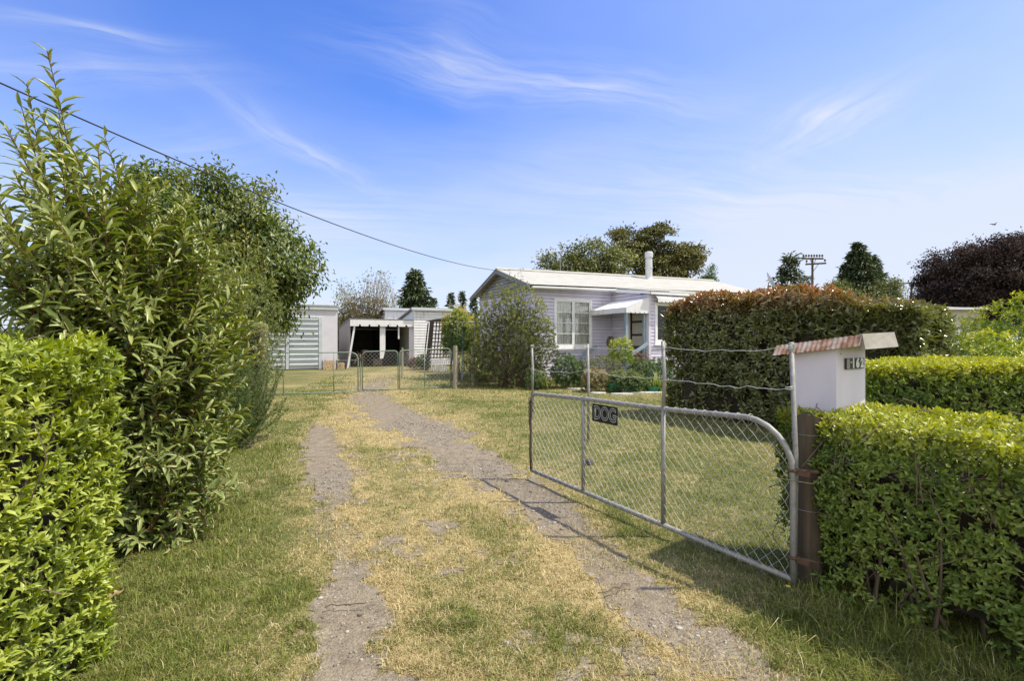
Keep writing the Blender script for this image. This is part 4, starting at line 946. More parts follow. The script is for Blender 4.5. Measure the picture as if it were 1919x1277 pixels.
# wire arch behind the posts
aO = at(857, 640, 18.5) * [1, 1, 0]; ar = thing('garden_arch', 'grey pipe garden arch overgrown by the climber', 'arch', aO); wA = hit(889, aO, U)
zA = at(0, 604, 18.5)[2]
for s in (0, .2, wA): mb = MB(); mb.tube([aO + U * s, aO + U * s + Z * zA], .025, 8); mb.build('upright', M['blue_grey'], ar)
mb = MB(); mb.tube([aO - U * .1 + Z * zA, aO + U * (wA + .2) + Z * zA], .04, 8); mb.build('crossbar', M['boardgrey'], ar); mb = MB(); mb.tube([aO + Z * (zA - .62), aO + U * wA + Z * (zA - .62)], .022, 8); mb.build('crossbar', M['boardgrey'], ar)
# wires strained between the two posts and on into the shrub
mb = MB(); pa, pb = at(853, 640, 15.1) * [1, 1, 0], at(886.5, 640, 16.2) * [1, 1, 0]
for z_ in (.25, .55, .85, 1.15): mb.tube([pa + Z * z_, (pa + pb) / 2 + Z * (z_ - .02), pb + Z * z_], .004, 4)
for k in range(1, 5): q = pa + (pb - pa) * k / 5; mb.tube([q + Z * .22, q + Z * 1.16], .003, 4)
tag(mb.build('wire_fence', M['gmesh'], None, loc=(pa + pb) / 2), 'short run of fence wire between the two timber posts', 'fence')

# ================================================================== the open front gate
gate = thing('farm_gate', 'grey pipe and chain link farm gate standing open beside the drive', 'gate', GD)
gL_ = np.linalg.norm(GD - GA); G = lambda s, z, o=0: GA + gdir * s + Z * z + gn * o
sB, sC = hit(1093, GA, gdir), hit(1243, GA, gdir)
ztop = lambda s: np.interp(s, [0, sB, sC, gL_], [.925, .957, .975, 1.02])
zbot = lambda s: np.interp(s, [0, gL_], [.08, .075])
rc = .30
mb = MB()
top = [G(0, .84), G(.015, .90), G(.07, ztop(.07))] + [G(s, ztop(s)) for s in np.linspace(.2, gL_ - rc, 12)]
top += [G(gL_ - rc + rc * math.sin(q), ztop(gL_ - rc) - rc + rc * math.cos(q)) for q in np.linspace(.25, math.pi / 2, 6)] + [G(gL_, .4), G(gL_, .05)]
mb.tube(top, .0185, 10); mb.tube([G(0, zbot(0)), G(gL_, zbot(gL_))], .0185, 10); mb.build('frame', M['galv'], gate, smooth=True)
mb = MB(); mb.tube([G(0, .08), G(-.018, .3), G(-.005, .5), G(-.03, .62), G(0, .72), G(.01, .80), G(.002, .86)], .017, 8); mb.build('latch_stile', M['postdark'], gate, smooth=True)
for s in (sB, sC): mb = MB(); mb.tube([G(s, zbot(s), .0), G(s, ztop(s))], .0175, 10); mb.build('stanchion', M['galv'], gate, smooth=True)
for s, px, py in ((.018, 998.5, 652), (hit(1097, GA, gdir), 1097, 645), (hit(1243.5, GA, gdir), 1243.5, 640), (hit(1483, GA, gdir), 1483, 645)):
    yv = G(s, 0)[1]; zt = at(0, py, yv)[2]; b0 = .55 if s > .1 else .86
    if px > 1400: b0 = .06
    if px == 1243.5: b0 = ztop(s)
    mb = MB(); bow = .008; off = -.036 if px > 1400 else (-.034 if px == 1097 else 0.)
    mb.tube([G(s, b0, off), G(s + bow, (b0 + zt) / 2, off), G(s - (.008 if px != 1483 else 0.02), zt, off)], 0.0125 if px < 1200 else .0145, 8)
    e = mb.build('extension_pipe', M['galv'], gate, smooth=True)
    if px == 1483:
        mb = MB(); q = G(s - (.008 if px != 1483 else .02), zt - .05, off); mb.lathe(q, [(.0, 0), (.019, .0), (.019, .05), (.010, .062)], 10); mb.build('pipe_cap', M['galv'], e)
def wavy(pA, pB, n, amp, r, sag=0.0):
    t = np.linspace(0, 1, n)[:, None]; p = pA * (1 - t) + pB * t
    w_ = np.interp(np.arange(n), np.arange(0, n + 3, 3), rng.normal(0, amp, len(np.arange(0, n + 3, 3))))
    p = p + Z * (w_ - sag * 4 * t[:, 0] * (1 - t[:, 0]))[:, None]; mb = MB(); mb.tube(p, r, 5); return mb
exs = [.018, hit(1097, GA, gdir), hit(1243.5, GA, gdir), hit(1483, GA, gdir) - .015]
for row, zz4 in (('top', (1.44, 1.437, 1.447, 1.452)), ('low', (1.185, 1.215, 1.215, 1.205))):
    mb = MB()
    for i in range(3):
        q = wavy(G(exs[i], zz4[i], .016), G(exs[i + 1], zz4[i + 1], .016), 46, .0055, .0021, .012); mb.add(q.v, q.f)
    for i in range(4): mb.tube([G(exs[i], zz4[i]) + .019 * np.array([math.cos(q), math.sin(q), 0]) + Z * .002 * q for q in np.linspace(0, 12, 22)], .002, 4)
    mb.build('top_wire' if row == 'top' else 'lower_wire', M['galvmesh'], gate)
mb = MB(); wiremesh(mb, G(.02, 0, .012), gdir, gL_ - .04, .075, 1.03, .040, .0016, n=4, zf=lambda s: ztop(min(s, gL_ - rc)) + .0 if s < gL_ - rc else ztop(gL_ - rc) - rc + math.sqrt(max(rc * rc - (s - gL_ + rc) ** 2, 0)))
for s in np.arange(.08, gL_ - .2, .085):       # lacing round the rails
    for z_ in (ztop(s), zbot(s)): mb.tube([G(s + .01 * q / 3.1, z_) + gn * .0235 * math.cos(q) + Z * .0235 * math.sin(q) for q in np.linspace(0, 6.2, 9)], .0022, 4)
mb.build('wire_mesh', M['galvmesh'], gate)
mb = MB()
for k in range(9): c = G(-.012 + .012 * (k % 2), .86 - k * .022, .02); mb.tube([c + (gdir if k % 2 else gn) * .013 * math.cos(q) + Z * .018 * math.sin(q) for q in np.linspace(0, 6.28, 9)], .0035, 5)
for k in range(8): q = rng.normal(0, .012, 3); mb.tube([G(0, .87 - k * .03, 0) + (.02 + .006 * (k % 3)) * np.array([math.cos(a), math.sin(a), .35 * math.sin(a)]) for a in np.linspace(0, 6.3, 10)], .003, 4)
mb.build('chain', M['postdark'], gate)
for z_ in (.24, .76):
    mb = MB(); mb.tube([G(gL_, z_ - .03) + .027 * np.array([math.cos(q), math.sin(q), 0]) for q in np.linspace(0, 6.28, 13)], .009, 6); mb.tube([G(gL_ + .02, z_ - .03), G(gL_ + .14, z_ - .01)], .010, 6); mb.box(G(gL_ + .03, z_ - .05), gdir * .07, gn * .016, Z * .035); mb.build('hinge', M['hinge'], gate)
# DOG plate wired to the mesh
q0, q1 = hit(1113, GA, gdir), hit(1160.5, GA, gdir); yv = G((q0 + q1) / 2, 0)[1]; zt, zb = at(0, 760, yv)[2], at(0, 793.5, yv)[2]
dog = thing('dog_sign', 'black plate reading DOG wired to the chain link of the open front gate', 'sign', G((q0 + q1) / 2, zb, .02))
gup = Z; mb = MB(); mb.box(G(q0, zb, .018), gdir * (q1 - q0), gn * .004, Z * (zt - zb)); mb.build('plate', M['blackplate'], dog, bevel=.0012)
h = zt - zb; cc = G((q0 + q1) / 2 + .006, (zt + zb) / 2 - .002, .0225)
for k, ch in enumerate('DOG'):
    oc = cc + gdir * (k - 1) * (q1 - q0) * .30
    mb = MB(); put_text(mb, ch, h * 1.02, oc, gdir, Z, gn, .0006, .80, .0058); mb.build('letter_outline', M['letter_dim'], dog)
    mb = MB(); put_text(mb, ch, h * 1.02, oc, gdir, Z, gn, .0014, .80, -.0012); mb.build('letter', M['blackplate'], dog)
mb = MB(); ee = cc - gdir * (q1 - q0) * .37 + gn * .002
for du, dz, rx, rz in ((0, .015, .011, .014), (-.006, .032, .004, .008), (.007, .032, .004, .008), (.002, -.008, .008, .009), (0, 0, 0, 0), (-.006, -.056, .006, .005), (.004, -.057, .007, .005)):
    if rx == 0: mb.build('dog_emblem', M['letter_dim'], dog); mb = MB(); continue
    mb.add([ee + gdir * (du + rx * math.cos(a)) + Z * (dz + rz * math.sin(a)) for a in np.linspace(0, 6.28, 13)[:-1]], [tuple(range(12))])
mb.build('paw_mark', M['letter_dim'], dog)
for s_, z_ in ((q0 + .006, zt - .012), (q1 - .006, (zt + zb) / 2)): mb = MB(); mb.tube([G(s_, z_, .024) + .005 * (gdir * math.cos(q) + Z * math.sin(q)) for q in np.linspace(0, 6, 8)], .0014, 4); mb.build('wire_tie', M['galvmesh'], dog)
# hinge post
po = at(1517, 640, 2.96) * [1, 1, 0]
post = thing('gate_post', 'thick old brown timber post carrying the open front gate', 'post', po)
mb = MB(); n = 22; vs = []; zs = np.linspace(-.1, 1.045, 14)
for z_ in zs:
    for k in range(n):
        a = 2 * math.pi * k / n; r = .072 * (1 + .06 * math.sin(3 * a + z_ * 2) + .035 * math.sin(11 * a) + rng.normal(0, .008)); vs.append(po + [r * math.cos(a), r * math.sin(a), z_ + (0 if z_ < 1 else .012 * math.sin(2 * a))])
fs = [(i * n + k, i * n + (k + 1) % n, (i + 1) * n + (k + 1) % n, (i + 1) * n + k) for i in range(13) for k in range(n)] + [tuple(13 * n + k for k in range(n))]
mb.add(vs, fs); mb.build('timber', M['postdark'], post)
mb = MB(); mb.tube([po + Z * .93 + 0.0775 * np.array([math.cos(q), math.sin(q), 0]) for q in np.linspace(0, 6.28, 20)], .0022, 4); mb.build('wire_tie', M['gmesh'], post); mb = MB(); mb.tube([po + Z * .47 + 0.0775 * np.array([math.cos(q), math.sin(q), 0]) for q in np.linspace(0, 6.28, 20)], .0022, 4); mb.build('wire_tie', M['gmesh'], post)

# ================================================================== letterbox
lb = at(1568, 640, 3.02) * [1, 1, 0]; bd = np.array([-sp[0], -sp[1], 0]); bw = nrm(np.array([sp[1] * -1, sp[0], 0]))
bw = nrm(np.array([-gdir[1], gdir[0], 0]) * (1 if -gdir[1] > 0 else -1))
LL, LW = hit(1483, lb, bd), hit(1622, lb, bw)
zt = 1.47; zc = at(0, 656, lb[1])[2]
box = thing('letterbox', 'tall pale lilac letterbox with a rusty tin roof behind the front hedge', 'letterbox', lb)
mb = MB(); a, b, c, d_ = lb, lb + bw * LW, lb + bw * LW + bd * LL, lb + bd * LL
mb.add([a + Z * .5, b + Z * .5, c + Z * .5, d_ + Z * .5, a + Z * 1.455, b + Z * 1.475, c + Z * 1.45, d_ + Z * 1.415], [(3, 2, 1, 0), (4, 5, 6, 7), (0, 1, 5, 4), (1, 2, 6, 5), (2, 3, 7, 6), (3, 0, 4, 7)])
mb.build('cabinet', surf('pale_lilac_paint', [(.22, (.45, .38, .36)), (.34, (.62, .575, .635)), (.7, (.69, .64, .70))], 7, .65, detail=9, stretch=(1, 1, .3)), box, bevel=.003)
mb = MB(); mb.box(lb + bw * (LW / 2 - .05) + bd * (LL / 2 - .05) - Z * .1, bw * .1, bd * .1, Z * .6); mb.build('stand', M['postdark'], box)
# left slope: rusted corrugated iron, right: a weathered board
rT0, rT1 = at(1455, 648, 3.36), at(1617, 627, 2.93); rB0, rB1 = at(1447, 667, 3.30), at(1611, 649, 2.885)
mb = MB(); corrugated(mb, rT0, rT1, rB0, rB1, .030, .0018, 8); mb.build('tin_roof', M['rust'], box, smooth=True)
bT1, bB1 = at(1676, 622.5, 3.28), at(1684, 650, 3.22)
rT1b, rB1b = at(1616, 626, 2.925), at(1622, 655, 2.90)
mb = MB(); e = nrm(np.cross(bT1 - rT1b, rB1b - rT1b)) * .022; e = e if e[1] > 0 else -e
mb.poly([rT1b, bT1, bB1, rB1b], e); mb.build('roof_board', M['boardgrey'], box)
mb = MB(); rTc = rT0 + (bT1 - rT1b); mb.poly([rT0, rT1, bT1, rTc], -Z * .012); mb.build('roof_top', M['boardgrey'], box)
mb = MB()
for f, z_ in ((.08, 1.30), (.08, 1.27), (.08, 1.12)): q = lb + bd * LL * (1 - f) - bw * .001 + Z * z_; mb.lathe(q, [(.004, 0), (.003, .003)], 8, -bw)
mb.lathe(lb + bw * LW * .13 - bd * .001 + Z * 1.42, [(.004, 0), (.003, .003)], 8, -bd); mb.build('nail', M['postdark'], box)
# number plate on the face towards the road
nO = lb + bw * hit(1582, lb, bw) - bd * .003; nW = hit(1615, lb, bw) - hit(1582, lb, bw); nz0, nz1 = at(0, 692.5, 3.07)[2], at(0, 672, 3.07)[2]
mb = MB(); mb.box(nO + Z * nz0, bw * nW, -bd * .012, Z * (nz1 - nz0)); npl = mb.build('number_plate', M['plate'], box)
mb = MB(); mb.box(nO + Z * (nz0 + .003) - bd * .0121, bw * nW * .15, -bd * .003, Z * (nz1 - nz0 - .006)); mb.build('plate_edge', M['boardgrey'], npl)
hN = nz1 - nz0; fN = nO - bd * .0125 + Z * (nz0 + hN / 2)
for k, ch in enumerate('162'): mb = MB(); put_text(mb, ch, hN * 1.12, fN + bw * nW * (.36, .60, .86)[k], bw, Z, -bd, .0014, 1.05, .0058); mb.build('numeral', M['letter'], npl)
mb = MB(); mb.box(fN + bw * nW * .21 + Z * .004, bw * nW * .06, -bd * .002, Z * .010); mb.build('dot', M['letter'], npl)

# ================================================================== hedges
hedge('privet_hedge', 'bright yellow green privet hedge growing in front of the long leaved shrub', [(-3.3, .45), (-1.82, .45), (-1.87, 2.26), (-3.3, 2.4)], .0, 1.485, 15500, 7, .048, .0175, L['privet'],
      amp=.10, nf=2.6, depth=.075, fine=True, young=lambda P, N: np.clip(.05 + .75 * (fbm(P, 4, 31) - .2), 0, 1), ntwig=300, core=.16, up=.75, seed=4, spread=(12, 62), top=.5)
ha = np.array([1.815, 2.82]); bw2 = bw[:2]; gd2 = gdir[:2]
def gapR(P, N):
    side = N[:, 2] < .5
    n_ = fbm(P, 3.0, 91); z_ = P[:, 2]
    th_ = .20 + .165 * (1 - sstep(.45, .95, z_)) + .06 * (1 - sstep(.1, .4, z_))
    return np.where(side, sstep(th_ - .06, th_ + .1, n_), 1)
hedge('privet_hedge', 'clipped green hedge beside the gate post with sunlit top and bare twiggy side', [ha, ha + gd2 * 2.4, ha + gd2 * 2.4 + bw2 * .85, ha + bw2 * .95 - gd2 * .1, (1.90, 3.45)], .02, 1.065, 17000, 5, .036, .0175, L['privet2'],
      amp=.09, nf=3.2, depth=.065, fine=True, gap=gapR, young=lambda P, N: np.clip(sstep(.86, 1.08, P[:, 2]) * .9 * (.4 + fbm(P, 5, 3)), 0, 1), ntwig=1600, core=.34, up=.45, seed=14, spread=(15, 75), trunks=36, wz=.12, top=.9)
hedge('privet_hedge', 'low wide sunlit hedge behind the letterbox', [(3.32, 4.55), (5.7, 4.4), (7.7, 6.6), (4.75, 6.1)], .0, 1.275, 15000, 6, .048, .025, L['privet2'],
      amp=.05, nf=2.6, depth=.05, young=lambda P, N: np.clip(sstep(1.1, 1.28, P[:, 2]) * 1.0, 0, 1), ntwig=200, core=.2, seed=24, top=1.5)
ph0, ph1 = np.array([3.14, 9.95]), np.array([5.42, 6.35]); pd_ = (ph1 - ph0) / np.linalg.norm(ph1 - ph0); pb_ = np.array([-pd_[1], pd_[0]])
def zsP(P):
    al = (P[:, :2] - ph0) @ pd_ / np.linalg.norm(ph1 - ph0)
    return np.interp(al, [-.1, 0, .15, .7, .88, 1.05], [.88, .96, 1, .95, .88, .80])
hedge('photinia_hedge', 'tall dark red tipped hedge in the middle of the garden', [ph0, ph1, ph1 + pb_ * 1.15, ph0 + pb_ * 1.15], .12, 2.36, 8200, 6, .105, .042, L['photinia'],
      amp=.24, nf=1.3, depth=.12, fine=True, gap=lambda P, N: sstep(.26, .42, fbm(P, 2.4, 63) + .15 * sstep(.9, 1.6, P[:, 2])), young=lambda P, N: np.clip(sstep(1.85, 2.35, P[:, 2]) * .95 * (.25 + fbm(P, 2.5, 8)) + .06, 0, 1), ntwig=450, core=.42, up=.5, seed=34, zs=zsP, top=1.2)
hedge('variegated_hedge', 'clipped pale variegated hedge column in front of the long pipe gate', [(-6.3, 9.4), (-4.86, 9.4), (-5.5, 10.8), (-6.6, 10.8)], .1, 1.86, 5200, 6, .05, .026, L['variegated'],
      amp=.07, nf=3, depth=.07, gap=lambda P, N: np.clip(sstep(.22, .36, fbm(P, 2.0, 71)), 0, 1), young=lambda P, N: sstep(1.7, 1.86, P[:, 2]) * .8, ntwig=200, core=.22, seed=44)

# ================================================================== the big long-leaved shrub on the left
SB = np.array([-3.05, 3.75, 0]); shr = thing('long_leaved_shrub', 'big arching shrub with long green leaves rising above the yellow green privet hedge', 'shrub', SB)
tips = [(88, 95, 2.75), (110, 205, 2.95), (30, 330, 2.5), (10, 240, 2.35), (196, 255, 3.2), (232, 300, 3.35), (60, 420, 2.55), (-40, 300, 2.4), (345, 318, 3.6), (285, 335, 3.4), (300, 420, 3.3), (408, 402, 3.9), (395, 450, 3.7),
        (330, 480, 3.4), (240, 440, 3.1), (150, 430, 2.85), (440, 520, 3.9), (488, 520, 4.3), (430, 610, 3.9), (490, 640, 4.1), (440, 690, 4.0), (380, 560, 3.5), (400, 640, 3.6), (330, 700, 3.4), (330, 770, 3.5), (370, 740, 3.9),
        (250, 600, 3.0), (150, 540, 2.75), (80, 540, 2.6), (0, 430, 2.3), (300, 850, 3.5), (235, 900, 3.5), (200, 520, 3.0), (290, 560, 3.3), (120, 330, 3.1), (-60, 420, 2.4), (310, 880, 3.9), (270, 940, 3.8), (340, 830, 4.1), (40, 200, 2.7), (490, 590, 4.3), (470, 560, 4.2), (450, 640, 4.1), (480, 620, 4.4), (465, 500, 4.2), (380, 430, 3.7), (360, 370, 3.6), (330, 400, 3.6), (260, 960, 3.7), (300, 930, 3.8), (215, 985, 3.55), (295, 900, 3.9), (320, 820, 3.9), (250, 880, 3.5), (225, 800, 3.3)]
T = [at(*t) for t in tips]
for _ in range(230):
    c = T[rng.integers(len(T))]; q = SB + (c - SB) * rng.uniform(.35, .86) + rng.normal(0, .20, 3) + [0, .12, -.08]
    if q[2] > .15: T.append(q)
for c in T[:14]:
    for _ in range(4): T.append(c + rng.normal(0, .13, 3) - [0, 0, rng.uniform(.15, .6)])
for _ in range(110):
    a = rng.uniform(-2.6, 1.3); r_ = rng.uniform(.3, .78); T.append(SB + [r_ * math.cos(a), r_ * math.sin(a), rng.uniform(.04, .75)])
mbS = MB(); LP_, LA, LN, LL_, LT, LY = [], [], [], [], [], []
def leafrun(p, tan, s_from, dens, big):
    n = len(p); ln = np.linalg.norm(np.diff(p, axis=0), axis=1); cum = np.r_[0, np.cumsum(ln)]; tot_ = cum[-1]
    k = int(tot_ * (1 - s_from) / dens); ph = rng.uniform(0, 6.28)
    for i in range(k):
        f = s_from + (1 - s_from) * (i + rng.uniform(-.2, .2) + .5) / k; d = min(max(f, 0), .999) * tot_
        j = min(np.searchsorted(cum, d) - 1, n - 2); j = max(j, 0); u = (d - cum[j]) / ln[j]
        pos = p[j] + (p[j + 1] - p[j]) * u; t_ = nrm(p[j + 1] - p[j])
        a = ph + i * 2.4; x = nrm(np.cross(t_, [.2, .1, 1])); y = np.cross(t_, x); rad = math.cos(a) * x + math.sin(a) * y
        open_ = .95 - .45 * f
        A = nrm(t_ * (1 - open_ * .65) + rad * open_ + np.array([0, 0, -.08 + .22 * rng.random()]) + rng.normal(0, .12, 3))
        nv = nrm(t_ * .7 - rad * .25 + np.array([0, 0, .65]) + rng.normal(0, .25, 3))
        LP_.append(pos); LA.append(A); LN.append(nv); LL_.append(big * (.62 if f > .93 else 1) * rng.uniform(.65, 1.15)); LT.append(np.clip(rng.normal(.5 + .25 * (f - .5), .2), 0, 1)); LY.append(np.clip((f - .7) * 1.7 * rng.random(), 0, 1))
for i, tp in enumerate(T):
    b = SB + np.r_[rng.normal(0, .22, 2), 0]; v = tp - b; L0 = np.linalg.norm(v)
    low = tp[2] < .9
    m_ = b + v * np.array([.30, .30, .72 if not low else 1.1]) + rng.normal(0, .05, 3) + [0, 0, .18 if low else 0]
    u = np.linspace(0, 1, 14)[:, None]; p = (1 - u) ** 2 * b + 2 * u * (1 - u) * m_ + u * u * tp
    mbS.tube(p, np.linspace(.009 if i < 40 else .006, .0022, 14), 6, cap=False)
    leafrun(p, None, .03, .021, .14)
    for _ in range(5 if i < 40 else 3):
        s = rng.uniform(.3, .85); j = int(s * 12); st = p[j]; t_ = nrm(p[j + 1] - p[j]); dv = nrm(t_ + rng.normal(0, .5, 3) + [0, 0, .15]); ln = rng.uniform(.18, .45)
        q = st + dv * ln * np.linspace(0, 1, 6)[:, None] + np.array([0, 0, .06]) * (np.linspace(0, 1, 6) ** 2)[:, None]
        mbS.tube(q, np.linspace(.005, .002, 6), 5, cap=False); leafrun(q, None, .1, .023, .13)
mbS.build('stems', M['redstem'], shr, smooth=True)
leaves('foliage', np.array(LP_), np.array(LA), np.array(LN), np.array(LL_), np.array(LL_) * .25, L['shrub'], shr, np.array(LT), np.array(LY), True, .28, .35)

# wispy needle-leaved shrub bending over the lawn
NB = np.array([-4.15, 6.5, 0]); ns_ = thing('needle_shrub', 'wispy dark green needle leaved shrub sweeping over the lawn edge', 'shrub', NB)
mb = MB(); Ps, As = [], []
for i in range(230):
    a = rng.uniform(-2.2, 1.5); rr = rng.uniform(.2, .92); h_ = rng.uniform(.5, 1.75) * (1 - .25 * rr)
    b = NB + np.r_[rng.normal(0, .3, 2), 0] + [-.1, .2, 0]
    e = NB + [rr * math.cos(a) * 1.0, rr * math.sin(a) * 1.5, h_]; low = rng.random() < .35
    m_ = b + (e - b) * [.75, .75, .1 if low else .45] + [.12 if low else 0, 0, 0]
    u = np.linspace(0, 1, 9)[:, None]; p = (1 - u) ** 2 * b + 2 * u * (1 - u) * m_ + u * u * e; p[:, 2] = np.maximum(p[:, 2], .03 * u[:, 0])
    mb.tube(p, np.linspace(.005, .0015, 9), 4, cap=False)
    k = 190; f = rng.uniform(.10, 1, k); j = np.minimum((f * 8).astype(int), 7); w_ = (f * 8 - j)[:, None]
    t_ = nrm(p[j + 1] - p[j]); Ps.append(p[j] + (p[j + 1] - p[j]) * w_); As.append(nrm(t_ * .75 + rvec(k) * .75))
P = np.concatenate(Ps); A = np.concatenate(As); n = len(P)
leaves('foliage', P, A, rvec(n), rng.uniform(.025, .055, n), rng.uniform(.006, .011, n), L['needle'], ns_, np.clip(rng.normal(.5, .25, n), 0, 1), np.clip(rng.normal(.1, .3, n), 0, 1), False, .2)
mb.build('stems', M['twig'], ns_)

# ================================================================== shrubs behind and beside
def fr(px, Y): return at(px, 640, Y) * [1, 1, 0]
bush('feathery_shrub', 'tall olive feathery shrub between the broad leaved tree and the variegated hedge', fr(432, 12.6), 1.25, 1.3, 3.9, 1500, 7, .085, .022, L['olive'], z0=.5, young=.25, stems=24, seed=6, spread=(15, 60), up=.8)
bush('yellow_green_shrub', 'rounded yellow green shrub behind the tips of the long leaved shrub', fr(365, 9.6), 1.1, 1.2, 2.45, 1300, 7, .06, .024, L['privet'], young=.6, stems=16, seed=7)
bush('hedge_shrub', 'dark bushy shrub behind the long leaved shrub and the yellow green hedge', fr(150, 7.0), 2.0, 1.3, 2.3, 1600, 7, .09, .032, L['walnut'], young=.2, stems=16, seed=8)
wl = [(*at(330, 420, 17.5), 1.9, 1.9, 1.7), (*at(430, 410, 18), 1.7, 1.8, 1.55), (*at(490, 480, 18.5), 1.75, 1.8, 1.5), (*at(530, 505, 18.5), 1.2, 1.5, 1.2), (*at(400, 530, 17.5), 2.6, 2.2, 1.6), (*at(500, 580, 18.5), 1.0, 1.4, .75), (*at(470, 570, 18), 1.5, 1.5, 1.0), (*at(300, 360, 18), 1.1, 1.2, .9), (*at(430, 345, 18), .55, .6, .5), (*at(560, 522, 19), .6, .8, .5), (*at(290, 500, 17.5), 2.0, 1.8, 1.6)]
tree('broad_leaved_tree', 'broad green tree hanging its branches over the garage corner', fr(400, 18.2), wl, 640, 62, .62, .21, .095, L['walnut'], trunk_r=.22, limbs=90, young=.45, droop=.65, seed=15, shell=.55, gapf=.30)
# house corner bush
bb = fr(962, 15.2)
bush('corner_shrub', 'olive rounded shrub with tall sprigs at the corner of the lilac cottage', bb + [0, .55, 0], 1.42, 1.0, 3.15, 3100, 10, .075, .021, L['olive'], z0=.12, young=.6, stems=280, stemm='twig', seed=9, spread=(12, 55), up=.9, shell=.6, amp=.32, stem_r=.010)
sg = thing('sapling', 'tall leafy sprig growing out of the top of the corner shrub', 'sapling', bb + [.15, .5, 0])
mb = MB(); Pq, Aq = [], []
for px, py in ((976, 503), (955, 508), (990, 530), (965, 520), (940, 528), (984, 560), (970, 570), (1000, 590), (950, 560)):
    e = at(px, py, 15.6); b = bb + [.15, .5, 0]; u = np.linspace(0, 1, 10)[:, None]; m_ = b * .5 + e * .5 + rng.normal(0, .12, 3); p = (1 - u) ** 2 * b + 2 * u * (1 - u) * m_ + u * u * e
    mb.tube(p, np.linspace(.014, .004, 10), 5, cap=False); k = 70; f = rng.uniform(.5, 1, k); j = np.minimum((f * 9).astype(int), 8)
    Pq.append(p[j] + (p[j + 1] - p[j]) * (f * 9 - j)[:, None] + rng.normal(0, .05, (k, 3))); Aq.append(nrm(rvec(k) + [0, 0, .5]))
P = np.concatenate(Pq); n = len(P); leaves('foliage', P, np.concatenate(Aq), rvec(n) + [0, 0, 1], .09 * rng.uniform(.6, 1.2, n), .038, L['fresh'], sg, np.clip(rng.normal(.5, .25, n), 0, 1), np.clip(rng.normal(.1, .2, n), 0, 1), False)
mb.build('stem', M['twig'], sg)
# climber over the arch
bush('climber', 'dark climber with a yellow green top smothering the garden arch', fr(858, 18.9), .62, .6, 2.75, 1300, 7, .075, .032, L['vine'], z0=.9, young=.95, stems=20, seed=10, amp=.35)
bush('golden_shrub', 'golden yellow shrub glowing above the climber', fr(862, 23.5), 1.0, .8, 3.25, 700, 7, .09, .03, leafmat('golden_leaf', (.20, .16, .01), (.38, .30, .02), (.55, .42, .03), (.65, .48, .03)), z0=.6, young=.4, stems=10, seed=11)
bush('shade_shrub', 'dark low shrub at the foot of the corner shrub and timber post', fr(905, 17.2), .75, .6, 1.5, 600, 7, .07, .024, L['olive'], z0=.1, young=.1, stems=90, seed=12, stem_r=.007)
bush('dry_mound', 'rusty brown dry mound of growth beside the white carport panel', fr(779, 26.6), .42, .35, .62, 300, 7, .09, .02, leafmat('dry_brown_leaf', (.09, .045, .03), (.17, .09, .06), (.25, .15, .10), (.3, .2, .12)), z0=.05, stems=10, seed=13)
bush('green_clump', 'small green clump at the white shed wall behind the lattice foot', fr(793, 25.8), .4, .4, .85, 300, 7, .09, .03, L['vine'], z0=.05, stems=10, seed=13)

# garden bed
def strap(label, base, n, ln, w_, lm, spread_=.7, name='strappy_plant', young=.2):
    t = thing(name, label, 'plant', base); a = rng.uniform(0, 6.28, n); base = np.array(base, float); P, A = [], []
    V = []; u = np.linspace(0, 1, 6)
    l_ = ln * rng.uniform(.6, 1.15, n); sp_ = spread_ * rng.uniform(.3, 1.2, n); W_ = w_ * rng.uniform(.7, 1.2, n)
    for i in range(n):
        d = np.array([math.cos(a[i]), math.sin(a[i]), 0]); s = np.array([-d[1], d[0], 0]); o = base + np.r_[rng.normal(0, .07, 2), -.01]
        for q in u:
            c = o + d * l_[i] * sp_[i] * q ** 1.3 + Z * l_[i] * (q - .62 * sp_[i] * q ** 2.6); ww = W_[i] * (1 - q ** 2.2) * .5 + .001
            V += [c - s * ww, c + s * ww]
    f = np.array([[0, 1, 3, 2]]) + (np.arange(5) * 2)[:, None]; f = (f[None] + (np.arange(n) * 12)[:, None, None]).reshape(-1, 4)
    ti = np.repeat(np.clip(rng.normal(.5, .25, n), 0, 1), 12); npmesh('blades', np.array(V), [f], lm, t, {'tint': ti, 'young': np.repeat(np.clip(rng.normal(young, .25, n), 0, 1), 12)}, True)
bush('garden_shrub', 'scruffy low weeds at the foot of the corner shrub', fr(1003, 14.9), .35, .35, .62, 260, 7, .06, .02, L['bed'], z0=.05, young=.3, stems=20, seed=61, amp=.5)
bush('garden_shrub', 'dark trailing plant between the dark bed shrub and the olive shrub', fr(1090, 15.5), .5, .4, .72, 420, 7, .055, .02, L['vine'], z0=.05, young=.15, stems=20, seed=62, amp=.5)
bush('garden_shrub', 'dark clump against the wing wall at the edge of the red tipped hedge', fr(1238, 15.6), .5, .45, 1.0, 420, 7, .07, .025, L['vine'], z0=.05, young=.2, stems=20, seed=63, amp=.5)
strap('strappy yellow green plant arching over the lawn beside the dark bed shrub', fr(1020, 14.9), 70, .75, .035, L['strap'], .95, young=.45)
strap('upright strappy plant close under the cottage window', fr(1008, 15.6), 60, .9, .03, L['strap'], .6)
strap('pale strappy plant at the end of the bed by the red tipped hedge', fr(1232, 14.2), 60, .75, .035, L['strap'], .8, young=.4)
bush('garden_shrub', 'dark green rounded shrub under the cottage window', fr(1063, 15.3), .52, .5, 1.15, 600, 7, .075, .028, L['bed'], z0=.05, young=.12, stems=14, seed=21)
bush('garden_shrub', 'low olive spreading shrub in front of the porch steps', fr(1125, 15.2), .75, .5, 1.08, 800, 7, .05, .016, L['olive'], z0=.05, young=.25, stems=14, seed=22)
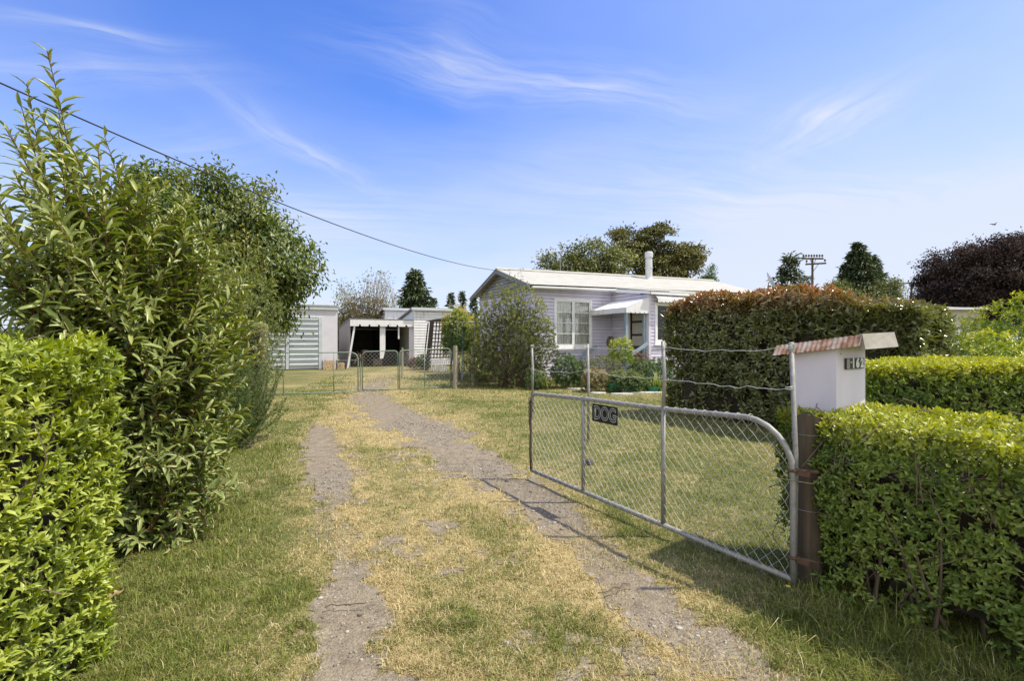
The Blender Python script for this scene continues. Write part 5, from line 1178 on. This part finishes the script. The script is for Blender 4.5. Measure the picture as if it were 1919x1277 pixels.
bush('flowering_plant', 'low plant with buff pink leaves at the front of the bed', fr(1118, 14.1), .45, .38, .68, 420, 7, .07, .034, leafmat('buff_leaf', (.10, .13, .035), (.24, .21, .07), (.40, .29, .13), (.48, .35, .20)), z0=.05, young=.5, stems=14, seed=23)
bush('garden_shrub', 'bright leafy plant at the front of the bed beside the buff plant', fr(1172, 14.0), .62, .4, .62, 560, 7, .085, .036, L['bed'], z0=.05, young=.55, stems=14, seed=25)
bush('garden_shrub', 'dense mid green shrub behind the bright leafy plant by the handrail', fr(1205, 15.0), .6, .5, .95, 600, 7, .06, .022, L['bed'], z0=.05, young=.15, stems=14, seed=26)
bush('yellow_sapling', 'airy yellow green sapling standing in front of the porch post', fr(1163, 15.6), .42, .4, 1.62, 300, 7, .085, .026, L['privet'], z0=.75, young=.6, stems=14, seed=27, amp=.4)
bush('rose_bush', 'reddish leaved small bush beside the brown door', fr(1200, 15.9), .38, .35, 1.12, 260, 6, .06, .03, leafmat('rose_leaf', (.06, .05, .025), (.14, .10, .05), (.25, .17, .10), (.40, .20, .14)), z0=.3, young=.4, stems=12, seed=28)
for lab, px, Yv, sx_, sy_ in (('round pale paving stone below the dark bed shrub', 1080, 14.9, .28, .22), ('pale flat stone at the front of the buff plant', 1121, 13.6, .22, .14), ('long pale edging stone near the bright green tub', 1208, 13.7, .62, .12), ('small buff stone in the lawn edge before the bed', 1165, 13.35, .3, .11)):
    c = fr(px, Yv); mb = MB(); n = 16; pts = [c + [sx_ * math.cos(a) * (1 + rng.normal(0, .06)), sy_ * math.sin(a) * (1 + rng.normal(0, .06)), .0] for a in np.linspace(0, 6.283, n + 1)[:-1]]
    mb.poly([p - Z * .03 for p in pts], Z * .085); tag(mb.build('bed_stone', M['stone'], None, loc=c, bevel=.015), lab, 'stone')
for lab, px, Yv, r_, h_ in (('dark green plastic pot among the bed plants', 1150, 13.9, .17, .26), ('bright green tub behind the long edging stone', 1222, 14.0, .2, .16)):
    c = fr(px, Yv); t = thing('plant_pot', lab, 'pot', c); mb = MB(); mb.lathe(c - Z * .01, [(r_ * .75, 0), (r_ * .95, h_), (r_ * 1.05, h_ + .001), (r_ * 1.05, h_ + .03), (r_ * .9, h_ + .031), (r_ * .85, h_ - .03)], 18); mb.build('bowl', M['greenpot'], t, smooth=False)
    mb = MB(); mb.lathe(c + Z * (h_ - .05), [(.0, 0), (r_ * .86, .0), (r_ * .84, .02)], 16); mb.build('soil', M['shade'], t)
c = fr(1103, 5.85); mb = MB(); mb.lathe(c - Z * .02, [(.02, 0), (.055, .02), (.05, .06), (.03, .085), (.01, .09)], 9, (.2, .1, 1)); tag(mb.build('fallen_cone', M['darkstone'], None, loc=c), 'small dark cone lying on the lawn behind the open front gate', 'cone')
for lab, px, py in (('larger curled tan dead leaf on the grass beside the yellow green hedge', 223, 1125), ('smaller tan dead leaf lying next to the larger curled one', 210, 1131)):
    c = gr(px, py) + [0, 0, .045]; mb = MB(); a = np.linspace(0, 6.283, 11)[:-1]
    mb.poly([c + [.028 * math.cos(q), .016 * math.sin(q), .012 * math.cos(2 * q)] for q in a], Z * .002); tag(mb.build('dead_leaf', M['leaf_litter'], None, loc=c), lab, 'leaf')
c = gr(1476, 1128); t = thing('dandelion', 'single yellow flower in the grass below the gate post', 'flower', c); mb = MB(); mb.tube([c, c + [.005, 0, .05], c + [.003, 0, .085]], .0016, 5); mb.build('stalk', M['gpipe'], t)
mb = MB()
for a in np.linspace(0, 6.283, 13)[:-1]: d = np.array([math.cos(a), math.sin(a), .25]); s = np.array([-math.sin(a), math.cos(a), 0]) * .003; o = c + [.003, 0, .085]; mb.add([o, o + d * .009 - s, o + d * .014, o + d * .009 + s], [(0, 1, 2, 3)])
mb.build('petals', M['flower'], t)
# fallen twigs on the drive
for lab, px, py, ln, an in (('thin fallen twig lying across the narrow straight wheel track', 645, 1141, .22, .1), ('thin fallen twig lying beside the curving wheel track below the gate', 1150, 1110, .25, .5), ('thin fallen twig in the middle of the drive', 855, 1176, .2, .15)):
    c = gr(px, py) + [0, 0, .02]; u = np.linspace(-.5, .5, 7)[:, None]; mb = MB(); mb.tube(c + u * ln * np.array([math.cos(an), math.sin(an), .02]) + rng.normal(0, .004, (7, 3)), .0035, 5); tag(mb.build('fallen_twig', M['twig'], None, loc=c), lab, 'twig')

# right hand background shrubs
bush('garden_shrub', 'mid green rounded shrub behind the low wide hedge', fr(1815, 12.5), 1.5, 1.2, 2.25, 1500, 7, .07, .022, L['needle'], z0=.1, young=.5, stems=12, seed=31)
bush('garden_shrub', 'glossy shrub with yellowish tips at the end of the red tipped hedge', fr(1775, 9.2), .75, .7, 1.75, 800, 7, .075, .03, L['privet2'], z0=.1, young=.4, stems=12, seed=32)
bush('garden_shrub', 'tall bright green bush below the dark copper beech', fr(1922, 9.6), 1.05, 1.1, 2.45, 1300, 7, .08, .03, L['privet2'], z0=.1, young=.55, stems=12, seed=33)
bush('garden_shrub', 'yellow leaved low bush in front of the tall bright green bush', fr(1850, 8.8), .7, .6, 1.75, 700, 7, .07, .026, L['privet'], z0=.1, young=.8, stems=12, seed=35)

# ================================================================== distant trees
tree('copper_beech', 'great dark purple copper beech rising above the low neighbouring house', fr(1860, 42), [(*at(1845, 530, 42), 4.6, 4.5, 3.7), (*at(1895, 505, 42), 4.2, 4.5, 2.9), (*at(1795, 548, 42), 2.9, 3.5, 2.2), (*at(1845, 575, 42), 5.4, 4, 2.2), (*at(1960, 530, 43), 5, 4, 3.9)],
     1500, 80, .7, .26, .12, L['copper'], trunk_r=.45, limbs=60, young=.3, droop=-.25, seed=41, shell=.5)
tree('golden_tree', 'dark golden brown tree with spreading layers behind the chimney flue', fr(1225, 38), [(*at(1180, 455, 38), 1.7, 1.6, 1.3), (*at(1225, 448, 38), 1.5, 1.5, .95), (*at(1275, 480, 38), 1.9, 1.6, 1.0), (*at(1250, 505, 38), 2.4, 1.8, 1.3), (*at(1195, 490, 38), 1.8, 1.6, 1.4), (*at(1160, 440, 38), .8, .8, .5), (*at(1240, 430, 38), .7, .8, .4)],
     420, 60, .55, .25, .12, L['golden'], trunk_r=.3, limbs=70, young=.35, flat=.38, seed=42, gapf=.41)
tree('fresh_green_tree', 'light green twiggy tree behind the ridge of the cottage roof', fr(1090, 33), [(*at(1060, 500, 33), 1.7, 1.5, 1.3), (*at(1110, 485, 33), 1.6, 1.5, 1.2), (*at(1150, 490, 33), 1.4, 1.5, 1.1), (*at(1035, 495, 33), .9, 1, .7), (*at(1100, 530, 33), 3.0, 2, 1.6)],
     330, 40, .55, .23, .105, L['fresh'], trunk_r=.16, limbs=130, young=.5, droop=.1, seed=43, gapf=.40)
conifer('cedar', 'rounded dark cedar behind the white sheds', fr(778, 46), at(0, 512, 46)[2], 2.9, 40, 20, L['conifer'], Ln=.5, W=.15, z0=.2, power=.62, droop=.1)
for i, (px, py, Yv, r_, lab) in enumerate(((845, 553, 74, 1.5, 'small far conifer just before the tallest sharp tipped one'), (866, 551, 76, 1.6, 'tallest sharp tipped far conifer between the cedar and the cottage gable'), (888, 560, 74, 1.6, 'far conifer nearest the cottage gable'), (812, 562, 72, 1.8, 'far conifer beside the rounded cedar'))):
    conifer('far_conifer', lab, fr(px, Yv), at(0, py, Yv)[2], r_, 26, 12, L['conifer'], Ln=.6, W=.18, z0=.05, power=.8, group='far conifers beyond the sheds')
conifer('conifer', 'pointed dark conifer between the two utility poles', fr(1608, 62), at(0, 463, 62)[2], 7.6, 60, 34, L['conifer'], Ln=.6, W=.18, z0=.05, power=.95, droop=.18)
conifer('conifer', 'shorter conifer growing against the side of the pointed one', fr(1634, 63), at(0, 485, 63)[2], 5.4, 50, 24, L['conifer'], Ln=.6, W=.18, z0=.05, power=.9, droop=.18)
conifer('pine', 'open crowned pine behind the satellite dish', fr(1482, 60), at(0, 481, 60)[2], 3.7, 26, 17, L['conifer'], Ln=.6, W=.17, z0=.2, power=.5, droop=.04, rag=.4)
tree('small_tree', 'narrow pale cypress poking above the far end of the cottage roof', fr(1331, 45), [(*at(1331, 520, 45), .42, .42, 1.0), (*at(1325, 530, 45), .75, .7, .7)], 70, 34, .4, .2, .06, L['needle'], trunk_r=.1, limbs=10, droop=-.4, seed=46)
tree('small_tree', 'low green tree between the pointed conifer and the lower utility pole', fr(1668, 58), [(*at(1668, 545, 58), 1.6, 1.5, 1.4), (*at(1650, 555, 58), 1.8, 1.5, 1.2)], 90, 34, .7, .3, .12, L['fresh'], trunk_r=.12, limbs=14, seed=47)
tree('small_tree', 'pale green low tree between the tall utility pole and pointed conifer', fr(1572, 58), [(*at(1572, 545, 58), .9, 1.2, 1.1), (*at(1590, 555, 58), 1.2, 1.2, 1.0), (*at(1555, 555, 58), 1.0, 1.2, .8)], 90, 34, .7, .3, .12, L['fresh'], trunk_r=.12, limbs=14, seed=48)
bush('far_shrubbery', 'dark band of far shrubs beside the copper beech', fr(1745, 55), 5.5, 3, 4.6, 900, 8, .4, .2, L['conifer'], stems=16, seed=36)
bush('far_shrubbery', 'olive band of far shrubs behind the weatherboard sheds', fr(720, 52), 7.5, 3, 4.4, 1100, 8, .4, .18, L['olive'], stems=16, seed=37)
bush('far_shrubbery', 'dark green band of far shrubs beyond the climber and arch', fr(860, 58), 4.5, 3, 4.6, 800, 8, .4, .18, L['vine'], stems=16, seed=38)
bush('far_shrubbery', 'green mass of far shrubs behind the pale garage', fr(520, 44), 9, 3, 4.5, 1200, 8, .4, .18, L['walnut'], stems=16, seed=39)
bush('far_shrubbery', 'fresh green mass of far shrubs behind the red tipped hedge and dish', fr(1500, 66), 13, 3, 5.0, 1200, 8, .45, .2, L['fresh'], stems=16, seed=40)
# the half-bare bush behind the carport
wb = fr(690, 36); t = thing('bare_twigged_bush', 'half bare bush of bleached twigs rising behind the carport', 'shrub', wb); mb = MB(); Pq = []
for i in range(120):
    px = rng.uniform(628, 745); py = np.interp(px, [628, 640, 655, 690, 715, 735, 745], [560, 528, 540, 515, 505, 530, 560]) + rng.exponential(22); e = at(px, py, 36 + rng.normal(0, .8)); b = wb + np.r_[rng.normal(0, .9, 2), 0] + [(e[0] - wb[0]) * .55, 0, 0]
    m_ = (b + e) / 2 + rng.normal(0, .25, 3); u = np.linspace(0, 1, 8)[:, None]; p = (1 - u) ** 2 * b + 2 * u * (1 - u) * m_ + u * u * e; mb.tube(p, np.linspace(.035, .010, 8), 4, cap=False)
    for _ in range(3): j = rng.integers(3, 7); q = p[j] + rng.normal(0, .35, 3) + [0, 0, .35]; mb.tube([p[j], (p[j] + q) / 2 + rng.normal(0, .04, 3), q], [.012, .009, .006], 4, cap=False)
    k = rng.integers(10, 60) if (px < 668 or rng.random() < .35) else 5; Pq.append(p[rng.integers(4, 8, k)] + rng.normal(0, .28, (k, 3)))
mb.build('twigs', M['pale_twig'], t); P = np.concatenate(Pq); n = len(P); leaves('foliage', P, rvec(n), rvec(n) + [0, 0, 1], .17, .08, L['fresh'], t, np.clip(rng.normal(.4, .25, n), 0, 1), np.clip(rng.normal(.2, .3, n), 0, 1))
bush('brown_shrub', 'reddish olive shrub below the bleached twigs behind the carport', fr(688, 34.8), 2.5, 1.0, 4.9, 1300, 7, .15, .05, leafmat('rusty_olive_leaf', (.06, .05, .018), (.13, .105, .03), (.21, .16, .05), (.25, .18, .06)), stems=60, seed=51, stem_r=.03)

# ================================================================== poles, dish, cable, neighbours
def pole(label, px, Yv, pyt, arms, r=.12):
    o = fr(px, Yv); zt = at(0, pyt, Yv)[2]; t = thing('utility_pole', label, 'pole', o, 'old timber utility poles'); mb = MB(); mb.tube([o - Z * .2, o + Z * zt * .5, o + Z * zt], [r * 1.2, r, r * .85], 10); mb.build('shaft', M['bark'], t)
    for x0, x1, y0, y1, ins, z3 in arms:
        a, b = at(x0, y0, Yv), at(x1, y1, Yv); mb = MB(); mb.beam(a - [0, .16, 0], b - [0, .16, 0], .12, .16, (0, 1, 0)); mb.beam((a * .65 + b * .35) - [0, .16, 0], o + Z * (a[2] - .75) - [0, .13, 0], .04, .04); mb.beam((a * .35 + b * .65) - [0, .16, 0], o + Z * (a[2] - .75) - [0, .13, 0], .04, .04); arm = mb.build('crossarm', M['postdark'], t)
        for k in range(ins):
            f = .05 + .9 * k / (ins - 1); q = a + (b - a) * f - [0, .16, 0]; mb = MB(); mb.lathe(q + Z * .07, [(.02, 0), (.02, .14), (.09, .15), (.10, .26), (.05, .36), (.02, .38)], 9); mb.build('insulator', M['postdark'], arm)
pole('tall utility pole with a row of insulators beside the pine', 1522.5, 50, 483, [(1502, 1541, 485.5, 485.5, 8, 0), (1508, 1546, 496, 494, 2, 0)])
pole('lower utility pole half hidden beside the copper beech', 1708, 68, 529, [(1684, 1732, 532, 530, 4, 0)], .15)
do = at(1440, 548, 21.0); ds = thing('satellite_dish', 'grey satellite dish seen edge on at the far end of the cottage roof', 'satellite dish', at(1440, 552, 21.0))
ax = nrm([.80, -.42, .45]); cD = at(1446, 527, 21.0); mb = MB(); mb.lathe(cD - ax * .02, [(.0, -.07), (.18, -.055), (.34, -.012), (.44, .04), (.44, .05), (.34, .0), (.18, -.04), (.0, -.055)], 24, ax); mb.build('dish', M['iron_grey'], ds, smooth=True)
mb = MB(); mb.tube([at(1440, 560, 21), at(1440, 530, 21), cD - ax * .09], .022, 6); mb.tube([at(1440, 545, 21), at(1418, 553, 20.8)], .012, 5); mb.tube([at(1440, 545, 21), at(1425, 556, 21.3)], .012, 5); mb.build('bracket', M['galv'], ds)
mb = MB(); tip = at(1474, 531, 20.9); mb.tube([at(1452, 546, 21), at(1464, 541, 20.95), tip], .014, 5); mb.tube([tip + [0, 0, .09], tip, tip - [0, 0, .06]], .03, 6); mb.build('feed_arm', M['galv'], ds)
an = at(1050, 505, 24); t = thing('antenna_mast', 'thin antenna mast above the cottage ridge in front of the light green tree', 'antenna', an * [1, 1, 0]); mb = MB(); mb.tube([an * [1, 1, 0], at(1050, 455, 24)], .018, 6); mb.build('mast', M['galv'], t)
mb = MB(); q = at(1050, 458, 24)
for k in range(4): mb.tube([q + [-.12, .1 * k, 0], q + [.12, .1 * k, 0]], .006, 4)
mb.tube([q, q + [0, .35, 0]], .008, 4); mb.build('elements', M['galv'], t)
# overhead service cable to the gable
e = HP(-.32, TB / 2, zroof(0, TB / 2) - .06); a = at(-420, 40, 3.4); p0 = at(0, 155, 5.0)
k_ = 60; t_ = np.linspace(0, 1, k_)[:, None]; p = p0 * (1 - t_) + e * t_; p[:, 2] -= .34 * 4 * (t_ * (1 - t_))[:, 0]
sl0 = (p[1] - p[0]) / np.linalg.norm((p[1] - p[0])[:2]); ext = [p0 - sl0 * d + [0, 0, .004 * d * d] for d in (12, 9, 6, 3)]
mb = MB(); mb.tube(np.concatenate([np.array(ext), p]), .0095, 6); tag(mb.build('overhead_cable', M['cable'], None, loc=e), 'black overhead cable sagging down to the peak of the cottage gable', 'cable')
# neighbour's house: long pale roof low on the right
nO_ = at(1760, 640, 30) * [1, 1, 0]; nb = thing('neighbour_house', 'low neighbouring house with long pale roof edge under the copper beech', 'house', nO_); w_ = at(1852, 640, 30)[0] - nO_[0]; zt = at(0, 577, 30)[2]
mb = MB(); mb.box(nO_ + [.2, .3, 0], [w_ - .3, 0, 0], [0, 5, 0], Z * (zt - .12)); mb.build('wall', M['cream'], nb)
mb = MB(); mb.poly([nO_ + Z * (zt + .02), nO_ + [w_, 0, zt - .12], nO_ + [w_, 6, zt + .2], nO_ + [0, 6, zt + .3]], Z * .07); mb.build('roof', M['roof'], nb)
mb = MB(); mb.box(nO_ + [0, -.03, zt - .12], [w_, 0, -.0], [0, .03, 0], Z * .14); mb.build('fascia', M['white'], nb)
window(nb, nO_ + [.8, .3, 0], np.array([1., 0, 0]), np.array([0, -1., 0]), 1.4, 1.2, 2.5, 2, 1)
# the bird
bq = at(1863, 421, 40); bd_ = thing('bird', 'tiny dark bird in the sky above the copper beech', 'bird', bq); mb = MB(); mb.tube([bq - [.16, 0, 0], bq - [.06, 0, -.01], bq + [.05, 0, 0], bq + [.13, 0, .02], bq + [.18, 0, .02]], [.02, .05, .06, .035, .008], 8); bo = mb.build('body', M['cable'], bd_, smooth=True)
mb = MB()
for s in (-1, 1): mb.poly([bq + [-.05, 0, .02], bq + [.07, 0, .02], bq + [.03, s * .22, .14], bq + [-.08, s * .36, .10]], Z * .008)
mb.build('wings', M['cable'], bd_)
